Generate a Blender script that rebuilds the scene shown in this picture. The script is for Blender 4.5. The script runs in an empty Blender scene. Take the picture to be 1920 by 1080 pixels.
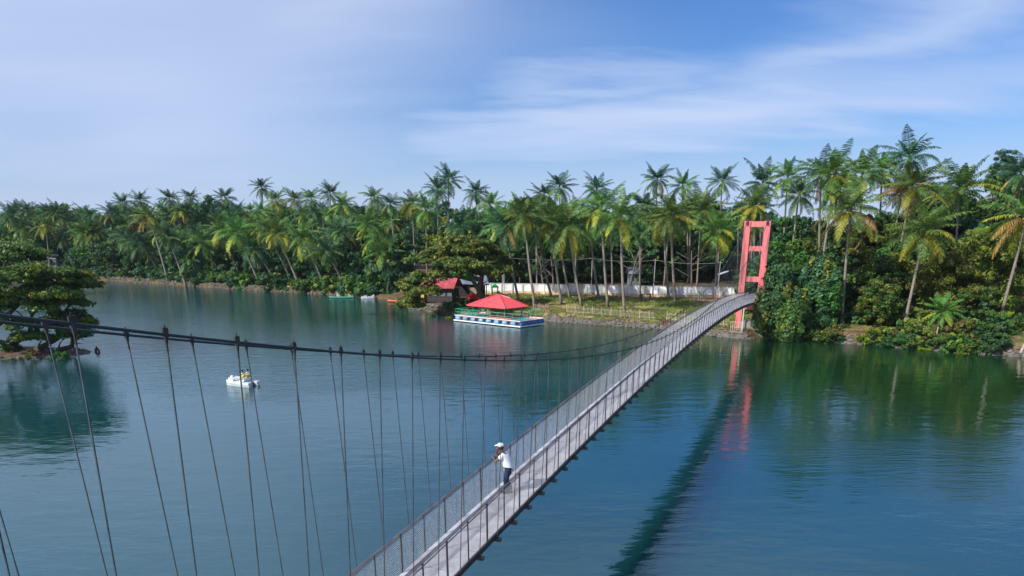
import bpy, math, random
import numpy as np
from mathutils import Vector
C = bpy.context
col = C.scene.collection
R = math.radians
rnd = random.Random(7)
# ------------------------------------------------------------------ camera, sky, sun, exposure
CH = 13.0; CF = 1384.6; CP = 0.35917; CCY = 952.17
cd = bpy.data.cameras.new('camera'); cam = bpy.data.objects.new('camera', cd); col.objects.link(cam)
cam.location = (0, 0, CH); cam.rotation_euler = (math.pi/2-CP, 0, 0)
cd.sensor_width = 36; cd.lens = CF/1920*36; cd.shift_y = (CCY-540)/1920
cd.clip_start = .1; cd.clip_end = 20000
C.scene.camera = cam
SUN_DIR = Vector((-.80, -.52, .80)).normalized()
elev = math.asin(SUN_DIR.z); azim = math.atan2(SUN_DIR.x, SUN_DIR.y)
w = bpy.data.worlds.new('World'); C.scene.world = w; w.use_nodes = True
nt = w.node_tree; nt.nodes.clear()
def N(nt, typ, **kw):
    n = nt.nodes.new(typ)
    for k, v in kw.items():
        if k in n.inputs: n.inputs[k].default_value = v
        else: setattr(n, k, v)
    return n
def mathn(nt, op, a, b=None, c=None, clamp=False):
    n = nt.nodes.new('ShaderNodeMath'); n.operation = op; n.use_clamp = clamp
    for i, v in enumerate((a, b, c)):
        if v is None: continue
        if isinstance(v, (int, float)): n.inputs[i].default_value = v
        else: nt.links.new(v, n.inputs[i])
    return n.outputs[0]
def mapr(nt, v, a, b, c=0., d=1., smooth=True):
    n = nt.nodes.new('ShaderNodeMapRange'); n.interpolation_type = 'SMOOTHSTEP' if smooth else 'LINEAR'
    nt.links.new(v, n.inputs[0])
    for i, x in enumerate((a, b, c, d)): n.inputs[i+1].default_value = x
    return n.outputs[0]
def mixc(nt, f, a, b, mode='MIX'):
    n = nt.nodes.new('ShaderNodeMix'); n.data_type = 'RGBA'; n.blend_type = mode
    for i, v in ((0, f), (6, a), (7, b)):
        if isinstance(v, (int, float)): n.inputs[i].default_value = v
        elif isinstance(v, tuple): n.inputs[i].default_value = (*v, 1) if len(v) == 3 else v
        else: nt.links.new(v, n.inputs[i])
    return n.outputs[2]
L = nt.links.new
sky = N(nt, 'ShaderNodeTexSky'); sky.sky_type = 'NISHITA'; sky.sun_disc = False
sky.sun_elevation = elev; sky.sun_rotation = azim; sky.air_density = 1.0; sky.dust_density = .6; sky.ozone_density = 2.5
tc = N(nt, 'ShaderNodeTexCoord'); sp = N(nt, 'ShaderNodeSeparateXYZ'); L(tc.outputs['Generated'], sp.inputs[0])
dx, dy, dz = sp.outputs
den = mathn(nt, 'ADD', mathn(nt, 'MAXIMUM', dz, 0.0), .16)
u_ = mathn(nt, 'DIVIDE', dx, den); v_ = mathn(nt, 'DIVIDE', dy, den)
cb = N(nt, 'ShaderNodeCombineXYZ'); L(u_, cb.inputs[0]); L(v_, cb.inputs[1])
mp = N(nt, 'ShaderNodeMapping'); L(cb.outputs[0], mp.inputs[0])
mp.inputs['Rotation'].default_value = (0, 0, R(-30)); mp.inputs['Scale'].default_value = (.34, .95, 1); mp.inputs['Location'].default_value = (2.1, .15, 0)
n1 = N(nt, 'ShaderNodeTexNoise'); n1.inputs['Scale'].default_value = .8; n1.inputs['Detail'].default_value = 6; n1.inputs['Roughness'].default_value = .5; n1.inputs['Distortion'].default_value = .5
L(mp.outputs[0], n1.inputs['Vector'])
# pale veil in the west (left), wispy bands crossing the blue on the right, milky air at the horizon
def M2(op, a, b, **k): return mathn(nt, op, a, b, **k)
aa = M2('DIVIDE', dx, mathn(nt, 'MAXIMUM', dy, .05))
nf = mapr(nt, n1.outputs[0], .30, .70)
n2 = N(nt, 'ShaderNodeTexNoise'); n2.inputs['Scale'].default_value = 2.6; n2.inputs['Detail'].default_value = 5; n2.inputs['Roughness'].default_value = .55; L(mp.outputs[0], n2.inputs['Vector'])
wob = M2('MULTIPLY', M2('SUBTRACT', n2.outputs[0], .5), .15)
def band(a0, e0, a1, e1, th, xlo, xhi, amp):
    k = (e1-e0)/(a1-a0); e = M2('ADD', M2('MULTIPLY', M2('SUBTRACT', aa, a0), k), e0)
    d = mathn(nt, 'ABSOLUTE', M2('ADD', M2('SUBTRACT', dz, e), wob)); m = mapr(nt, d, th*1.25, -th*.2)
    win = M2('MULTIPLY', mapr(nt, aa, xlo, xlo+.18), mapr(nt, aa, xhi, xhi-.15))
    return M2('MULTIPLY', M2('MULTIPLY', m, win), M2('MULTIPLY', M2('ADD', M2('MULTIPLY', nf, .6), .4), amp))
veil = M2('MULTIPLY', mapr(nt, M2('ADD', aa, M2('MULTIPLY', M2('SUBTRACT', n1.outputs[0], .5), .6)), .20, -.42), M2('ADD', M2('MULTIPLY', nf, .30), .66))
cm = veil
for bnd in ((-.30, .24, -.10, .20, .075, -.34, -.02, .80), (.28, .155, .60, .235, .060, .18, .80, 1.25), (-.20, .085, .66, .165, .065, -.25, .95, 1.1), (-.05, .165, .25, .168, .028, -.12, .34, .8), (.45, .12, .80, .20, .04, .35, 1.0, .7)):
    cm = M2('MAXIMUM', cm, band(*bnd))
hz = mapr(nt, dz, .16, -.01)
cm2 = M2('MAXIMUM', M2('MULTIPLY', cm, .95), M2('MULTIPLY', hz, .85))
cm2 = M2('MAXIMUM', cm2, M2('MULTIPLY', mapr(nt, dz, .27, .48), M2('ADD', M2('MULTIPLY', nf, .5), .22)))  # extra veil added above the view to pale the sky reflected in the water
skyt = mixc(nt, 1.0, sky.outputs[0], (0.60, 0.94, 1.46), 'MULTIPLY')
cl = mixc(nt, M2('MINIMUM', cm2, 1.0), skyt, (6.7, 8.0, 11.0))
bl = M2('MAXIMUM', band(-.32, .20, -.10, .25, .07, -.36, .02, 1.0), band(.30, .165, .55, .215, .03, .22, .62, .9))
cl = mixc(nt, M2('MULTIPLY', bl, .5), cl, (9.4, 10.2, 12.0))
bg = N(nt, 'ShaderNodeBackground'); bg.inputs['Strength'].default_value = .075
L(cl, bg.inputs[0]); wo = N(nt, 'ShaderNodeOutputWorld'); L(bg.outputs[0], wo.inputs[0])
sl = bpy.data.lights.new('sun', 'SUN'); sl.energy = 5.0; sl.angle = R(.5); sl.color = (1, .93, .82)
so = bpy.data.objects.new('sun', sl); col.objects.link(so)
so.rotation_euler = SUN_DIR.to_track_quat('Z', 'Y').to_euler()
C.scene.view_settings.view_transform = 'Standard'; C.scene.view_settings.look = 'None'
C.scene.view_settings.exposure = .22; C.scene.view_settings.gamma = 1
C.scene.cycles.max_bounces = 6; C.scene.cycles.transparent_max_bounces = 8

# ------------------------------------------------------------------ helpers
def at(px, py, z=0.0):
    """world point at height z seen at photo pixel (px,py)"""
    u = (CCY-py)/CF
    v = Vector(((px-960)/CF, math.cos(CP)+u*math.sin(CP), -math.sin(CP)+u*math.cos(CP)))
    return Vector((0, 0, CH))+v*((z-CH)/v.z)
def atY(px, py, Y):
    """world point at distance Y ahead seen at photo pixel (px,py)"""
    u = (CCY-py)/CF
    v = Vector(((px-960)/CF, math.cos(CP)+u*math.sin(CP), -math.sin(CP)+u*math.cos(CP)))
    return Vector((0, 0, CH))+v*(Y/v.y)
def tag(o, label=None, cat=None, group=None, kind=None):
    if label: o['label'] = label
    if cat: o['category'] = cat
    if group: o['group'] = group
    if kind: o['kind'] = kind
    return o
def empty(name, loc=(0, 0, 0), rz=0, **kw):
    o = bpy.data.objects.new(name, None); o.location = loc; o.rotation_euler = (0, 0, rz); col.objects.link(o)
    return tag(o, **kw)
def link(name, me, parent=None, **kw):
    o = bpy.data.objects.new(name, me); col.objects.link(o)
    if parent is not None: o.parent = parent
    return tag(o, **kw)
class MB:
    def __init__(s): s.v = []; s.f = []; s.m = []; s.n = 0
    def add(s, v, f, m=0):
        v = [tuple(p) for p in v]; b = s.n
        s.v += v; s.n += len(v)
        s.f += [tuple(i+b for i in q) for q in f]; s.m += [m]*len(f)
    def box(s, c, d, rz=0, m=0, rx=0, ry=0):
        from mathutils import Euler
        e = Euler((rx, ry, rz)).to_matrix(); c = Vector(c); vs = []
        for x in (-.5, .5):
            for y in (-.5, .5):
                for z in (-.5, .5): vs.append(c+e@Vector((x*d[0], y*d[1], z*d[2])))
        s.add(vs, [(0, 1, 3, 2), (4, 6, 7, 5), (0, 4, 5, 1), (2, 3, 7, 6), (0, 2, 6, 4), (1, 5, 7, 3)], m)
    def bar(s, a, b, w, h, m=0, up=(0, 0, 1)):
        a = Vector(a); b = Vector(b); d = (b-a).normalized(); u = Vector(up)
        if abs(d.dot(u)) > .98: u = Vector((0, 1, 0))
        r = d.cross(u).normalized(); u = r.cross(d)
        vs = [p+r*x*w/2+u*y*h/2 for p in (a, b) for x, y in ((-1, -1), (1, -1), (1, 1), (-1, 1))]
        s.add(vs, [(0, 3, 2, 1), (4, 5, 6, 7), (0, 1, 5, 4), (1, 2, 6, 5), (2, 3, 7, 6), (3, 0, 4, 7)], m)
    def tube(s, pts, rad, n=6, m=0, caps=True):
        pts = [Vector(p) for p in pts]
        if isinstance(rad, (int, float)): rad = [rad]*len(pts)
        vs = []; pr = None
        for i, p in enumerate(pts):
            d = (pts[min(i+1, len(pts)-1)]-pts[max(i-1, 0)]).normalized()
            if pr is None:
                pr = d.orthogonal().normalized()
            r = (pr-d*pr.dot(d)).normalized(); pr = r; q = d.cross(r)
            for k in range(n):
                a = 2*math.pi*k/n; vs.append(p+(r*math.cos(a)+q*math.sin(a))*rad[i])
        fs = []
        for i in range(len(pts)-1):
            for k in range(n):
                fs.append((i*n+k, i*n+(k+1) % n, (i+1)*n+(k+1) % n, (i+1)*n+k))
        if caps:
            fs.append(tuple(range(n-1, -1, -1))); fs.append(tuple((len(pts)-1)*n+k for k in range(n)))
        s.add(vs, fs, m)
    def ball(s, c, r, nu=8, nv=5, m=0, jit=0):
        c = Vector(c)
        if isinstance(r, (int, float)): r = (r, r, r)
        vs = [c+Vector((0, 0, -r[2]))]
        for j in range(1, nv):
            th = math.pi*j/nv
            for i in range(nu):
                a = 2*math.pi*i/nu; k = 1+rnd.uniform(-jit, jit)
                vs.append(c+Vector((r[0]*math.sin(th)*math.cos(a)*k, r[1]*math.sin(th)*math.sin(a)*k, -r[2]*math.cos(th)*k)))
        vs.append(c+Vector((0, 0, r[2]))); T = len(vs)-1; fs = []
        for i in range(nu):
            fs.append((0, 1+(i+1) % nu, 1+i)); b = 1+(nv-2)*nu; fs.append((b+i, b+(i+1) % nu, T))
        for j in range(nv-2):
            for i in range(nu):
                a = 1+j*nu; fs.append((a+i, a+(i+1) % nu, a+nu+(i+1) % nu, a+nu+i))
        s.add(vs, fs, m)
    def mesh(s, name, mats, smooth=False):
        me = bpy.data.meshes.new(name); me.from_pydata(s.v, [], s.f)
        for m in (mats if isinstance(mats, (list, tuple)) else [mats]): me.materials.append(m)
        me.polygons.foreach_set('material_index', s.m)
        if smooth: me.polygons.foreach_set('use_smooth', [True]*len(s.f))
        me.update(); return me
    def build(s, name, mats, parent=None, smooth=False, **kw):
        return link(name, s.mesh(name, mats, smooth), parent, **kw)
def npmesh(name, V, F, mats, mi=None, smooth=False):
    """mesh from numpy vertex and quad arrays"""
    me = bpy.data.meshes.new(name); k = F.shape[1]
    me.vertices.add(len(V)); me.vertices.foreach_set('co', V.astype(np.float32).ravel())
    me.loops.add(F.size); me.loops.foreach_set('vertex_index', F.astype(np.int32).ravel())
    me.polygons.add(len(F)); me.polygons.foreach_set('loop_start', np.arange(0, F.size, k, dtype=np.int32))
    for m in (mats if isinstance(mats, (list, tuple)) else [mats]): me.materials.append(m)
    if mi is not None: me.polygons.foreach_set('material_index', mi.astype(np.int32))
    me.polygons.foreach_set('use_smooth', np.full(len(F), smooth))
    me.update(calc_edges=True); me.validate(); return me
# ------------------------------------------------------------------ materials
MATS = {}
def mat(name, color, rough=.7, metal=0, vary=.12, scale=4.0, bump=0, spec=.5, dirt=None, dirt_amt=.5, stretch=(1, 1, 1), coords='Object'):
    if name in MATS: return MATS[name]
    m = bpy.data.materials.new(name); m.use_nodes = True; t = m.node_tree; b = t.nodes['Principled BSDF']
    b.inputs['Roughness'].default_value = rough; b.inputs['Metallic'].default_value = metal; b.inputs['Specular IOR Level'].default_value = spec
    tcn = N(t, 'ShaderNodeTexCoord'); mpn = N(t, 'ShaderNodeMapping'); mpn.inputs['Scale'].default_value = stretch
    t.links.new(tcn.outputs[coords], mpn.inputs[0])
    nz = N(t, 'ShaderNodeTexNoise'); nz.inputs['Scale'].default_value = scale; nz.inputs['Detail'].default_value = 5; nz.inputs['Roughness'].default_value = .65
    t.links.new(mpn.outputs[0], nz.inputs['Vector'])
    f = mapr(t, nz.outputs[0], .3, .7)
    lo = tuple(c*(1-vary) for c in color); hi = tuple(min(1, c*(1+vary)) for c in color)
    c = mixc(t, f, lo, hi)
    if dirt:
        nz2 = N(t, 'ShaderNodeTexNoise'); nz2.inputs['Scale'].default_value = scale*.45; nz2.inputs['Detail'].default_value = 6
        t.links.new(mpn.outputs[0], nz2.inputs['Vector'])
        c = mixc(t, mathn(t, 'MULTIPLY', mapr(t, nz2.outputs[0], .48, .66), dirt_amt), c, dirt)
    t.links.new(c, b.inputs['Base Color'])
    if bump:
        bn = N(t, 'ShaderNodeBump'); bn.inputs['Strength'].default_value = bump; bn.inputs['Distance'].default_value = .05
        t.links.new(nz.outputs[0], bn.inputs['Height']); t.links.new(bn.outputs[0], b.inputs['Normal'])
    MATS[name] = m; return m
def leafmat(name, c1, c2, c3=None, trans=.3, nscale=.5, rough=.5):
    """foliage: colour differs leaf by leaf, clump by clump and tree by tree"""
    m = bpy.data.materials.new(name); m.use_nodes = True; t = m.node_tree; t.nodes.clear()
    g = N(t, 'ShaderNodeNewGeometry'); oi = N(t, 'ShaderNodeObjectInfo'); tcn = N(t, 'ShaderNodeTexCoord')
    nz = N(t, 'ShaderNodeTexNoise'); nz.inputs['Scale'].default_value = nscale; nz.inputs['Detail'].default_value = 2
    t.links.new(tcn.outputs['Object'], nz.inputs['Vector'])
    f = mathn(t, 'ADD', mathn(t, 'MULTIPLY', g.outputs['Random Per Island'], .55), mathn(t, 'MULTIPLY', mapr(t, nz.outputs[0], .35, .65), .5), clamp=True)
    c = mixc(t, f, c1, c2)
    if c3: c = mixc(t, mapr(t, g.outputs['Random Per Island'], .86, 1.0), c, c3)
    hs = N(t, 'ShaderNodeHueSaturation')
    t.links.new(mathn(t, 'ADD', mathn(t, 'MULTIPLY', oi.outputs['Random'], .05), .475), hs.inputs['Hue'])
    t.links.new(mathn(t, 'ADD', mathn(t, 'MULTIPLY', oi.outputs['Random'], .5), .75), hs.inputs['Value'])
    t.links.new(c, hs.inputs['Color'])
    d = N(t, 'ShaderNodeBsdfPrincipled'); d.inputs['Roughness'].default_value = rough; d.inputs['Specular IOR Level'].default_value = .3
    t.links.new(hs.outputs[0], d.inputs['Base Color'])
    tr = N(t, 'ShaderNodeBsdfTranslucent'); t.links.new(hs.outputs[0], tr.inputs[0])
    mx = N(t, 'ShaderNodeMixShader'); mx.inputs[0].default_value = trans
    t.links.new(d.outputs[0], mx.inputs[1]); t.links.new(tr.outputs[0], mx.inputs[2])
    o = N(t, 'ShaderNodeOutputMaterial'); t.links.new(mx.outputs[0], o.inputs[0]); MATS[name] = m; return m
M_palm = leafmat('palm_green', (.03, .10, .02), (.13, .26, .045), (.30, .40, .08), trans=.2)
M_palmd = leafmat('palm_deep_green', (.014, .062, .032), (.04, .125, .045), (.13, .24, .07), trans=.2)
M_palmy = leafmat('palm_yellow', (.20, .30, .03), (.46, .46, .05), (.60, .44, .05), nscale=.9)
M_palmb = leafmat('palm_dry', (.20, .13, .045), (.44, .27, .07), trans=.15, nscale=.9)
M_leaf = leafmat('leaf_green', (.025, .075, .016), (.08, .18, .032), (.19, .28, .04))
M_leafd = leafmat('leaf_deep', (.018, .065, .030), (.055, .145, .05), (.13, .24, .06))
M_leafy = leafmat('leaf_lime', (.10, .17, .015), (.26, .34, .03), (.42, .40, .03))
M_leafo = leafmat('leaf_olive', (.07, .10, .014), (.18, .21, .035), (.30, .30, .06))
M_leafi = leafmat('leaf_island', (.035, .12, .025), (.12, .26, .045), (.27, .38, .06))
M_leafb = leafmat('leaf_brown', (.12, .09, .035), (.22, .17, .07), (.06, .09, .03))
M_trunk = mat('palm_trunk', (.23, .20, .165), .9, vary=.35, scale=3, stretch=(1, 1, 4), bump=.3)
M_bgrey = mat('grey_bark', (.16, .135, .115), .95, vary=.35, scale=3)
M_bark = mat('dark_bark', (.075, .058, .045), .95, vary=.4, scale=3, stretch=(1, 1, .4), bump=.4)
M_nut = mat('coconut', (.42, .24, .05), .6, vary=.4, scale=2)
# ------------------------------------------------------------------ water
def water_material():
    m = bpy.data.materials.new('lake_water'); m.use_nodes = True; t = m.node_tree; b = t.nodes['Principled BSDF']
    g = N(t, 'ShaderNodeNewGeometry')
    def noise(scale, detail, st, rot=0, rough=.55):
        mpn = N(t, 'ShaderNodeMapping'); mpn.inputs['Scale'].default_value = (*st, 1); mpn.inputs['Rotation'].default_value = (0, 0, rot)
        t.links.new(g.outputs['Position'], mpn.inputs[0]); nz = N(t, 'ShaderNodeTexNoise'); nz.inputs['Scale'].default_value = scale
        nz.inputs['Detail'].default_value = detail; nz.inputs['Roughness'].default_value = rough
        t.links.new(mpn.outputs[0], nz.inputs['Vector']); return nz.outputs[0]
    big = noise(.018, 3, (1, 1))                      # silt patches
    base = mixc(t, mapr(t, big, .35, .65), (.003, .032, .034), (.005, .052, .066))
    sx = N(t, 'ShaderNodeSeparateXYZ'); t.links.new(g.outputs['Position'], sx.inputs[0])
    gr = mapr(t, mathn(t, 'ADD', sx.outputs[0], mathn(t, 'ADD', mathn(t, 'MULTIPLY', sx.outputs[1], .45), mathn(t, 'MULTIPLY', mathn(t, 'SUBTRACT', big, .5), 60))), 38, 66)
    base = mixc(t, gr, base, (.007, .036, .012))  # bank trees' green reflection painted into the base colour on the right
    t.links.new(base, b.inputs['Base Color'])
    b.subsurface_method = 'BURLEY'; b.inputs['Subsurface Weight'].default_value = 1; b.inputs['Subsurface Radius'].default_value = (1.2, 2.2, 2.6); b.inputs['Subsurface Scale'].default_value = 1.0; b.inputs['IOR'].default_value = 2.55; b.inputs['Specular Tint'].default_value = (.62, .95, 1, 1); b.inputs['Roughness'].default_value = .05
    # wind patches: mirror-calm to rippled
    sy = N(t, 'ShaderNodeSeparateXYZ'); t.links.new(g.outputs['Position'], sy.inputs[0])
    patch = mapr(t, mathn(t, 'ADD', noise(.03, 3, (.6, 1.3), .3), mapr(t, mathn(t, 'ADD', sy.outputs[1], mathn(t, 'MULTIPLY', sy.outputs[0], -.25)), 55, 105, 0, .14)), .46, .62)
    rip = noise(1.6, 4, (.55, 1.5), .12, .6); swell = noise(.62, 3, (.6, 1.2), -.2)
    hgt = mathn(t, 'ADD', mathn(t, 'MULTIPLY', mathn(t, 'MULTIPLY', rip, mathn(t, 'ADD', mathn(t, 'MULTIPLY', patch, .9), .20)), .042), mathn(t, 'MULTIPLY', swell, .052))
    bn = N(t, 'ShaderNodeBump'); bn.inputs['Strength'].default_value = .8; bn.inputs['Distance'].default_value = 1.0
    t.links.new(hgt, bn.inputs['Height']); t.links.new(bn.outputs[0], b.inputs['Normal']); return m
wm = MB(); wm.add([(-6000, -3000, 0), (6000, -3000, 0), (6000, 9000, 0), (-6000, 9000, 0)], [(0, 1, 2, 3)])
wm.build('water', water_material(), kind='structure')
# ------------------------------------------------------------------ land
shore_px = [(-60, 519), (60, 521), (200, 526), (300, 533), (400, 540), (500, 546), (600, 552), (700, 559), (735, 563), (760, 577), (800, 583), (850, 592), (900, 594),
            (960, 594), (1000, 597), (1040, 603), (1100, 607), (1180, 613), (1250, 619), (1330, 629), (1400, 636), (1440, 633), (1500, 637), (1600, 645), (1700, 653), (1800, 661), (1900, 668), (1960, 672)]
pol = []
for x, y in shore_px:
    P = at(x, y, 0); pol.append((math.atan2(P.x, P.y), math.hypot(P.x, P.y)))
pol = [(-1.5, 420), (-1.0, 330), (-.8, 290)]+pol+[(.75, 99), (.95, 98), (1.5, 120)]
PA = np.array([p[0] for p in pol]); PR = np.array([p[1] for p in pol])
def hb(az):
    return np.interp(az, [-.6, -.15, -.05, .0, .33, .40, .6], [.9, .8, .9, .9, 1.0, 1.2, 1.2])
def slope(az):
    return np.interp(az, [-.6, -.1, .0, .30, .36, .6], [.035, .03, .032, .032, .06, .07])
def ground(x, y):
    az = math.atan2(x, y); t = math.hypot(x, y)-float(np.interp(az, PA, PR))
    if t < 0: return max(-1.2, t*.6)
    k = min(1, t/1.3)
    return float(k*hb(az))+min(t, 90)*float(slope(az))*min(1, t/6)
def onground(px, py):
    z = 1.0
    for _ in range(12):
        P = at(px, py, z); z = .5*z+.5*ground(P.x, P.y)
    return Vector((P.x, P.y, ground(P.x, P.y)))
def ground_mat():
    m = bpy.data.materials.new('earth_and_grass'); m.use_nodes = True; t = m.node_tree; b = t.nodes['Principled BSDF']
    b.inputs['Roughness'].default_value = .95; b.inputs['Specular IOR Level'].default_value = .15
    g = N(t, 'ShaderNodeNewGeometry')
    def noise(s, d=4):
        nz = N(t, 'ShaderNodeTexNoise'); nz.inputs['Scale'].default_value = s; nz.inputs['Detail'].default_value = d; nz.inputs['Roughness'].default_value = .6
        t.links.new(g.outputs['Position'], nz.inputs['Vector']); return nz.outputs[0]
    a = N(t, 'ShaderNodeAttribute'); a.attribute_name = 'grass'; fine = noise(3.5, 5); mid = noise(.22); mid2 = noise(.35, 5)
    soil = mixc(t, mapr(t, fine, .3, .7), (.045, .035, .022), (.13, .085, .05))
    grass = mixc(t, mapr(t, fine, .35, .65), (.06, .11, .018), (.14, .20, .035))
    dry = mixc(t, mapr(t, fine, .35, .65), (.22, .18, .06), (.38, .30, .12))
    gm = mixc(t, mapr(t, mid2, .43, .55), grass, dry)
    gm = mixc(t, mapr(t, mid, .50, .58), gm, soil)
    sc = N(t, 'ShaderNodeSeparateColor'); t.links.new(a.outputs['Color'], sc.inputs[0])
    c = mixc(t, sc.outputs[0], soil, gm)
    # orange laterite strip
    c = mixc(t, mathn(t, 'MULTIPLY', sc.outputs[1], mapr(t, noise(.6, 4), .38, .6)), c, (.24, .125, .07))
    t.links.new(c, b.inputs['Base Color'])
    bn = N(t, 'ShaderNodeBump'); bn.inputs['Strength'].default_value = .6; bn.inputs['Distance'].default_value = .15
    t.links.new(fine, bn.inputs['Height']); t.links.new(bn.outputs[0], b.inputs['Normal']); return m
def build_land():
    azs = np.concatenate([np.linspace(-1.5, -.62, 30), np.linspace(-.61, .61, 420), np.linspace(.63, 1.5, 30)])
    ts = [-4, -1.5, 0, .35, .8, 1.4, 2.2, 3.2, 4.5, 6, 8, 10.5, 13, 16, 20, 24, 28, 32, 38, 46, 60, 80, 110, 160, 300, 800, 2500, 6000]
    V = []; cols = []
    for i, a in enumerate(azs):
        r0 = float(np.interp(a, PA, PR))
        for j, t in enumerate(ts):
            jt = (rnd.uniform(-.25, .25) if 0 <= t < 30 else 0)
            r = r0+t+jt; x = r*math.sin(a); y = r*math.cos(a)
            z = ground(x, y)+(rnd.uniform(-.09, .09) if t > .5 and t < 60 else 0)
            V.append((x, y, z))
            lawn = 1.0 if (-.045 < a < .345 and t > .8 and t < 33) else ((.45 if a > .36 else .14) if t < 9 and t > 1 else .12)
            o = 1.0 if (-.03 < a < .33 and 25 < t < 33) else (.25 if (-.6 < a < -.17 and t < 1.2) else (.3 if a > .36 and t < 2 else 0))
            cols.append((lawn, o, 0, 1))
    n = len(ts); F = [(i*n+j, (i+1)*n+j, (i+1)*n+j+1, i*n+j+1) for i in range(len(azs)-1) for j in range(n-1)]
    me = npmesh('land', np.array(V), np.array(F)[:, ::-1], ground_mat(), smooth=True)
    ca = me.color_attributes.new('grass', 'FLOAT_COLOR', 'POINT'); ca.data.foreach_set('color', np.array(cols, dtype=np.float32).ravel())
    link('land', me, kind='structure')
build_land()
M_rock = mat('rock', (.13, .115, .10), .9, vary=.45, scale=1.3, bump=.5, coords='Object')
def rocks(path, n, name, spread, smin, smax, zf=None):
    b = MB()
    for i in range(n):
        q = rnd.random()*(len(path)-1); k = int(q); P = path[k].lerp(path[k+1], q-k)
        x = P.x+rnd.gauss(0, spread*.4); y = P.y+rnd.uniform(-.2, spread)
        z = (zf or ground)(x, y); s = rnd.uniform(smin, smax)
        b.ball((x, y, z+s*.1), (s*rnd.uniform(.7, 1.3), s*rnd.uniform(.7, 1.2), s*rnd.uniform(.5, .85)), 6, 4, 0, .22)
    return b.build(name, M_rock, kind='stuff')
rocks([at(x, y, 0) for x, y in [(1020, 601), (1040, 603), (1100, 607), (1180, 613), (1250, 619), (1330, 629), (1400, 636)]], 1100, 'rock_revetment', .9, .12, .30)
rocks([at(x, y, 0) for x, y in [(1440, 633), (1500, 637), (1600, 645), (1700, 653), (1800, 661), (1900, 668), (1960, 672)]], 520, 'shore_rocks', .8, .10, .34)
rocks([at(x, y, 0) for x, y in [(760, 577), (800, 583), (850, 592), (900, 594), (1000, 597)]], 420, 'bank_rubble', 1.6, .12, .4)
rocks([at(x, y, 0) for x, y in [(200, 526), (300, 533), (400, 540), (500, 546), (600, 552), (700, 559)]], 900, 'far_bank_stones', 1.5, .12, .38)

# ------------------------------------------------------------------ suspension bridge
BX, BY, BA = -6.0257, 7.8058, .385064
BU = Vector((math.sin(BA), math.cos(BA), 0)); BN = Vector((BU.y, -BU.x, 0)); HW = .654; HR = 1.19
S0 = -8.0; S1 = 96.5
def bz(s): return 5.8235+.01926*(s-40)-.0007416*(s-40)**2-5e-7*(s-40)**3 if s < 97 else 4.42-(s-97)*.04
def cz(s): return 7.39+.0024686*(s-44.28)**2
def cl_(s): return .80+.000148*(s-44.28)**2
def bp(s, lat, z): return Vector((BX, BY, 0))+BU*s+BN*lat+Vector((0, 0, z))
DN = 1.2375; SN0 = .7924-7*DN; SF0 = 2.0459-8*DN
M_deck = mat('deck_slab', (.31, .31, .34), .8, vary=.2, scale=1.4, bump=.2, dirt=(.20, .19, .20), dirt_amt=.75)
M_kerb = mat('kerb_strip', (.50, .50, .53), .75, vary=.2, scale=2, dirt=(.25, .23, .22), dirt_amt=.6)
M_steel = mat('dark_steel', (.042, .04, .045), .6, metal=.3, vary=.4, scale=5, dirt=(.085, .045, .03), dirt_amt=.5)
M_rope = mat('wire_rope', (.045, .048, .055), .6, metal=.4, vary=.5, scale=60)
M_galv = mat('galvanised_wire', (.46, .47, .52), .5, metal=.3, vary=.15, scale=6)
M_rod = mat('hanger_rod', (.085, .10, .115), .5, metal=.5, vary=.35, scale=3)
M_rail = mat('handrail_pipe', (.24, .19, .19), .5, metal=.4, vary=.4, scale=2, dirt=(.30, .13, .09), dirt_amt=.6)
M_pink = mat('pink_paint', (.80, .185, .20), .75, vary=.10, scale=1.1, bump=.1, dirt=(.26, .10, .085), dirt_amt=.8, stretch=(3.2, 3.2, .45))
M_conc = mat('weathered_concrete', (.20, .18, .18), .9, vary=.45, scale=.9, bump=.4, dirt=(.035, .035, .035), dirt_amt=.95)
bridge = empty('suspension_bridge', bp(44, 0, 0), label='long narrow suspension footbridge with mesh railings and a pink tower crossing the lake', cat='footbridge')
bridge_parts = []
def bpart(mb, name, mats, parent=None, **kw):
    me = mb.mesh(name, mats, kw.pop('smooth', False))
    o = bpy.data.objects.new(name, me); col.objects.link(o)
    if parent is None: o.parent = bridge; o.location = -bridge.location
    else: o.parent = parent
    return tag(o, **kw)
ss = [SN0+i*DN for i in range(int((S1-SN0)/DN)+1)]
sd = ss+[97.6, 99, 101.5, 104]
# deck slabs, joint at every hanger
b = MB()
for s, s2 in zip(sd[:-1], sd[1:]):
    g = .022; a0, a1 = s+g, s2-g
    for (sa, sb_, top) in ((a0, a1, 0),):
        vs = []
        for q in (sa, sb_):
            for lat in (-HW+.13, HW-.05):
                for dzz in (-.07, 0): vs.append(bp(q, lat, bz(q)+dzz))
        b.add(vs, [(0, 1, 3, 2), (4, 6, 7, 5), (0, 4, 5, 1), (2, 3, 7, 6), (0, 2, 6, 4), (1, 5, 7, 3)])
deck = bpart(b, 'deck', M_deck)
b = MB()
for s, s2 in zip(sd[:-1], sd[1:]): b.bar(bp(s+.01, -HW+.065, bz(s)+.0), bp(s2-.01, -HW+.065, bz(s2)+.0), .125, .16)
bpart(b, 'kerb', M_kerb)
b = MB()
for s, s2 in zip(sd[:-1], sd[1:]): b.bar(bp(s, 0, bz(s)-.105), bp(s2, 0, bz(s2)-.105), 2*HW-.04, .05)
bpart(b, 'added_dark_soffit', M_steel)  # unseen dark sheet added under the slabs to darken the bridge's reflection
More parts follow.
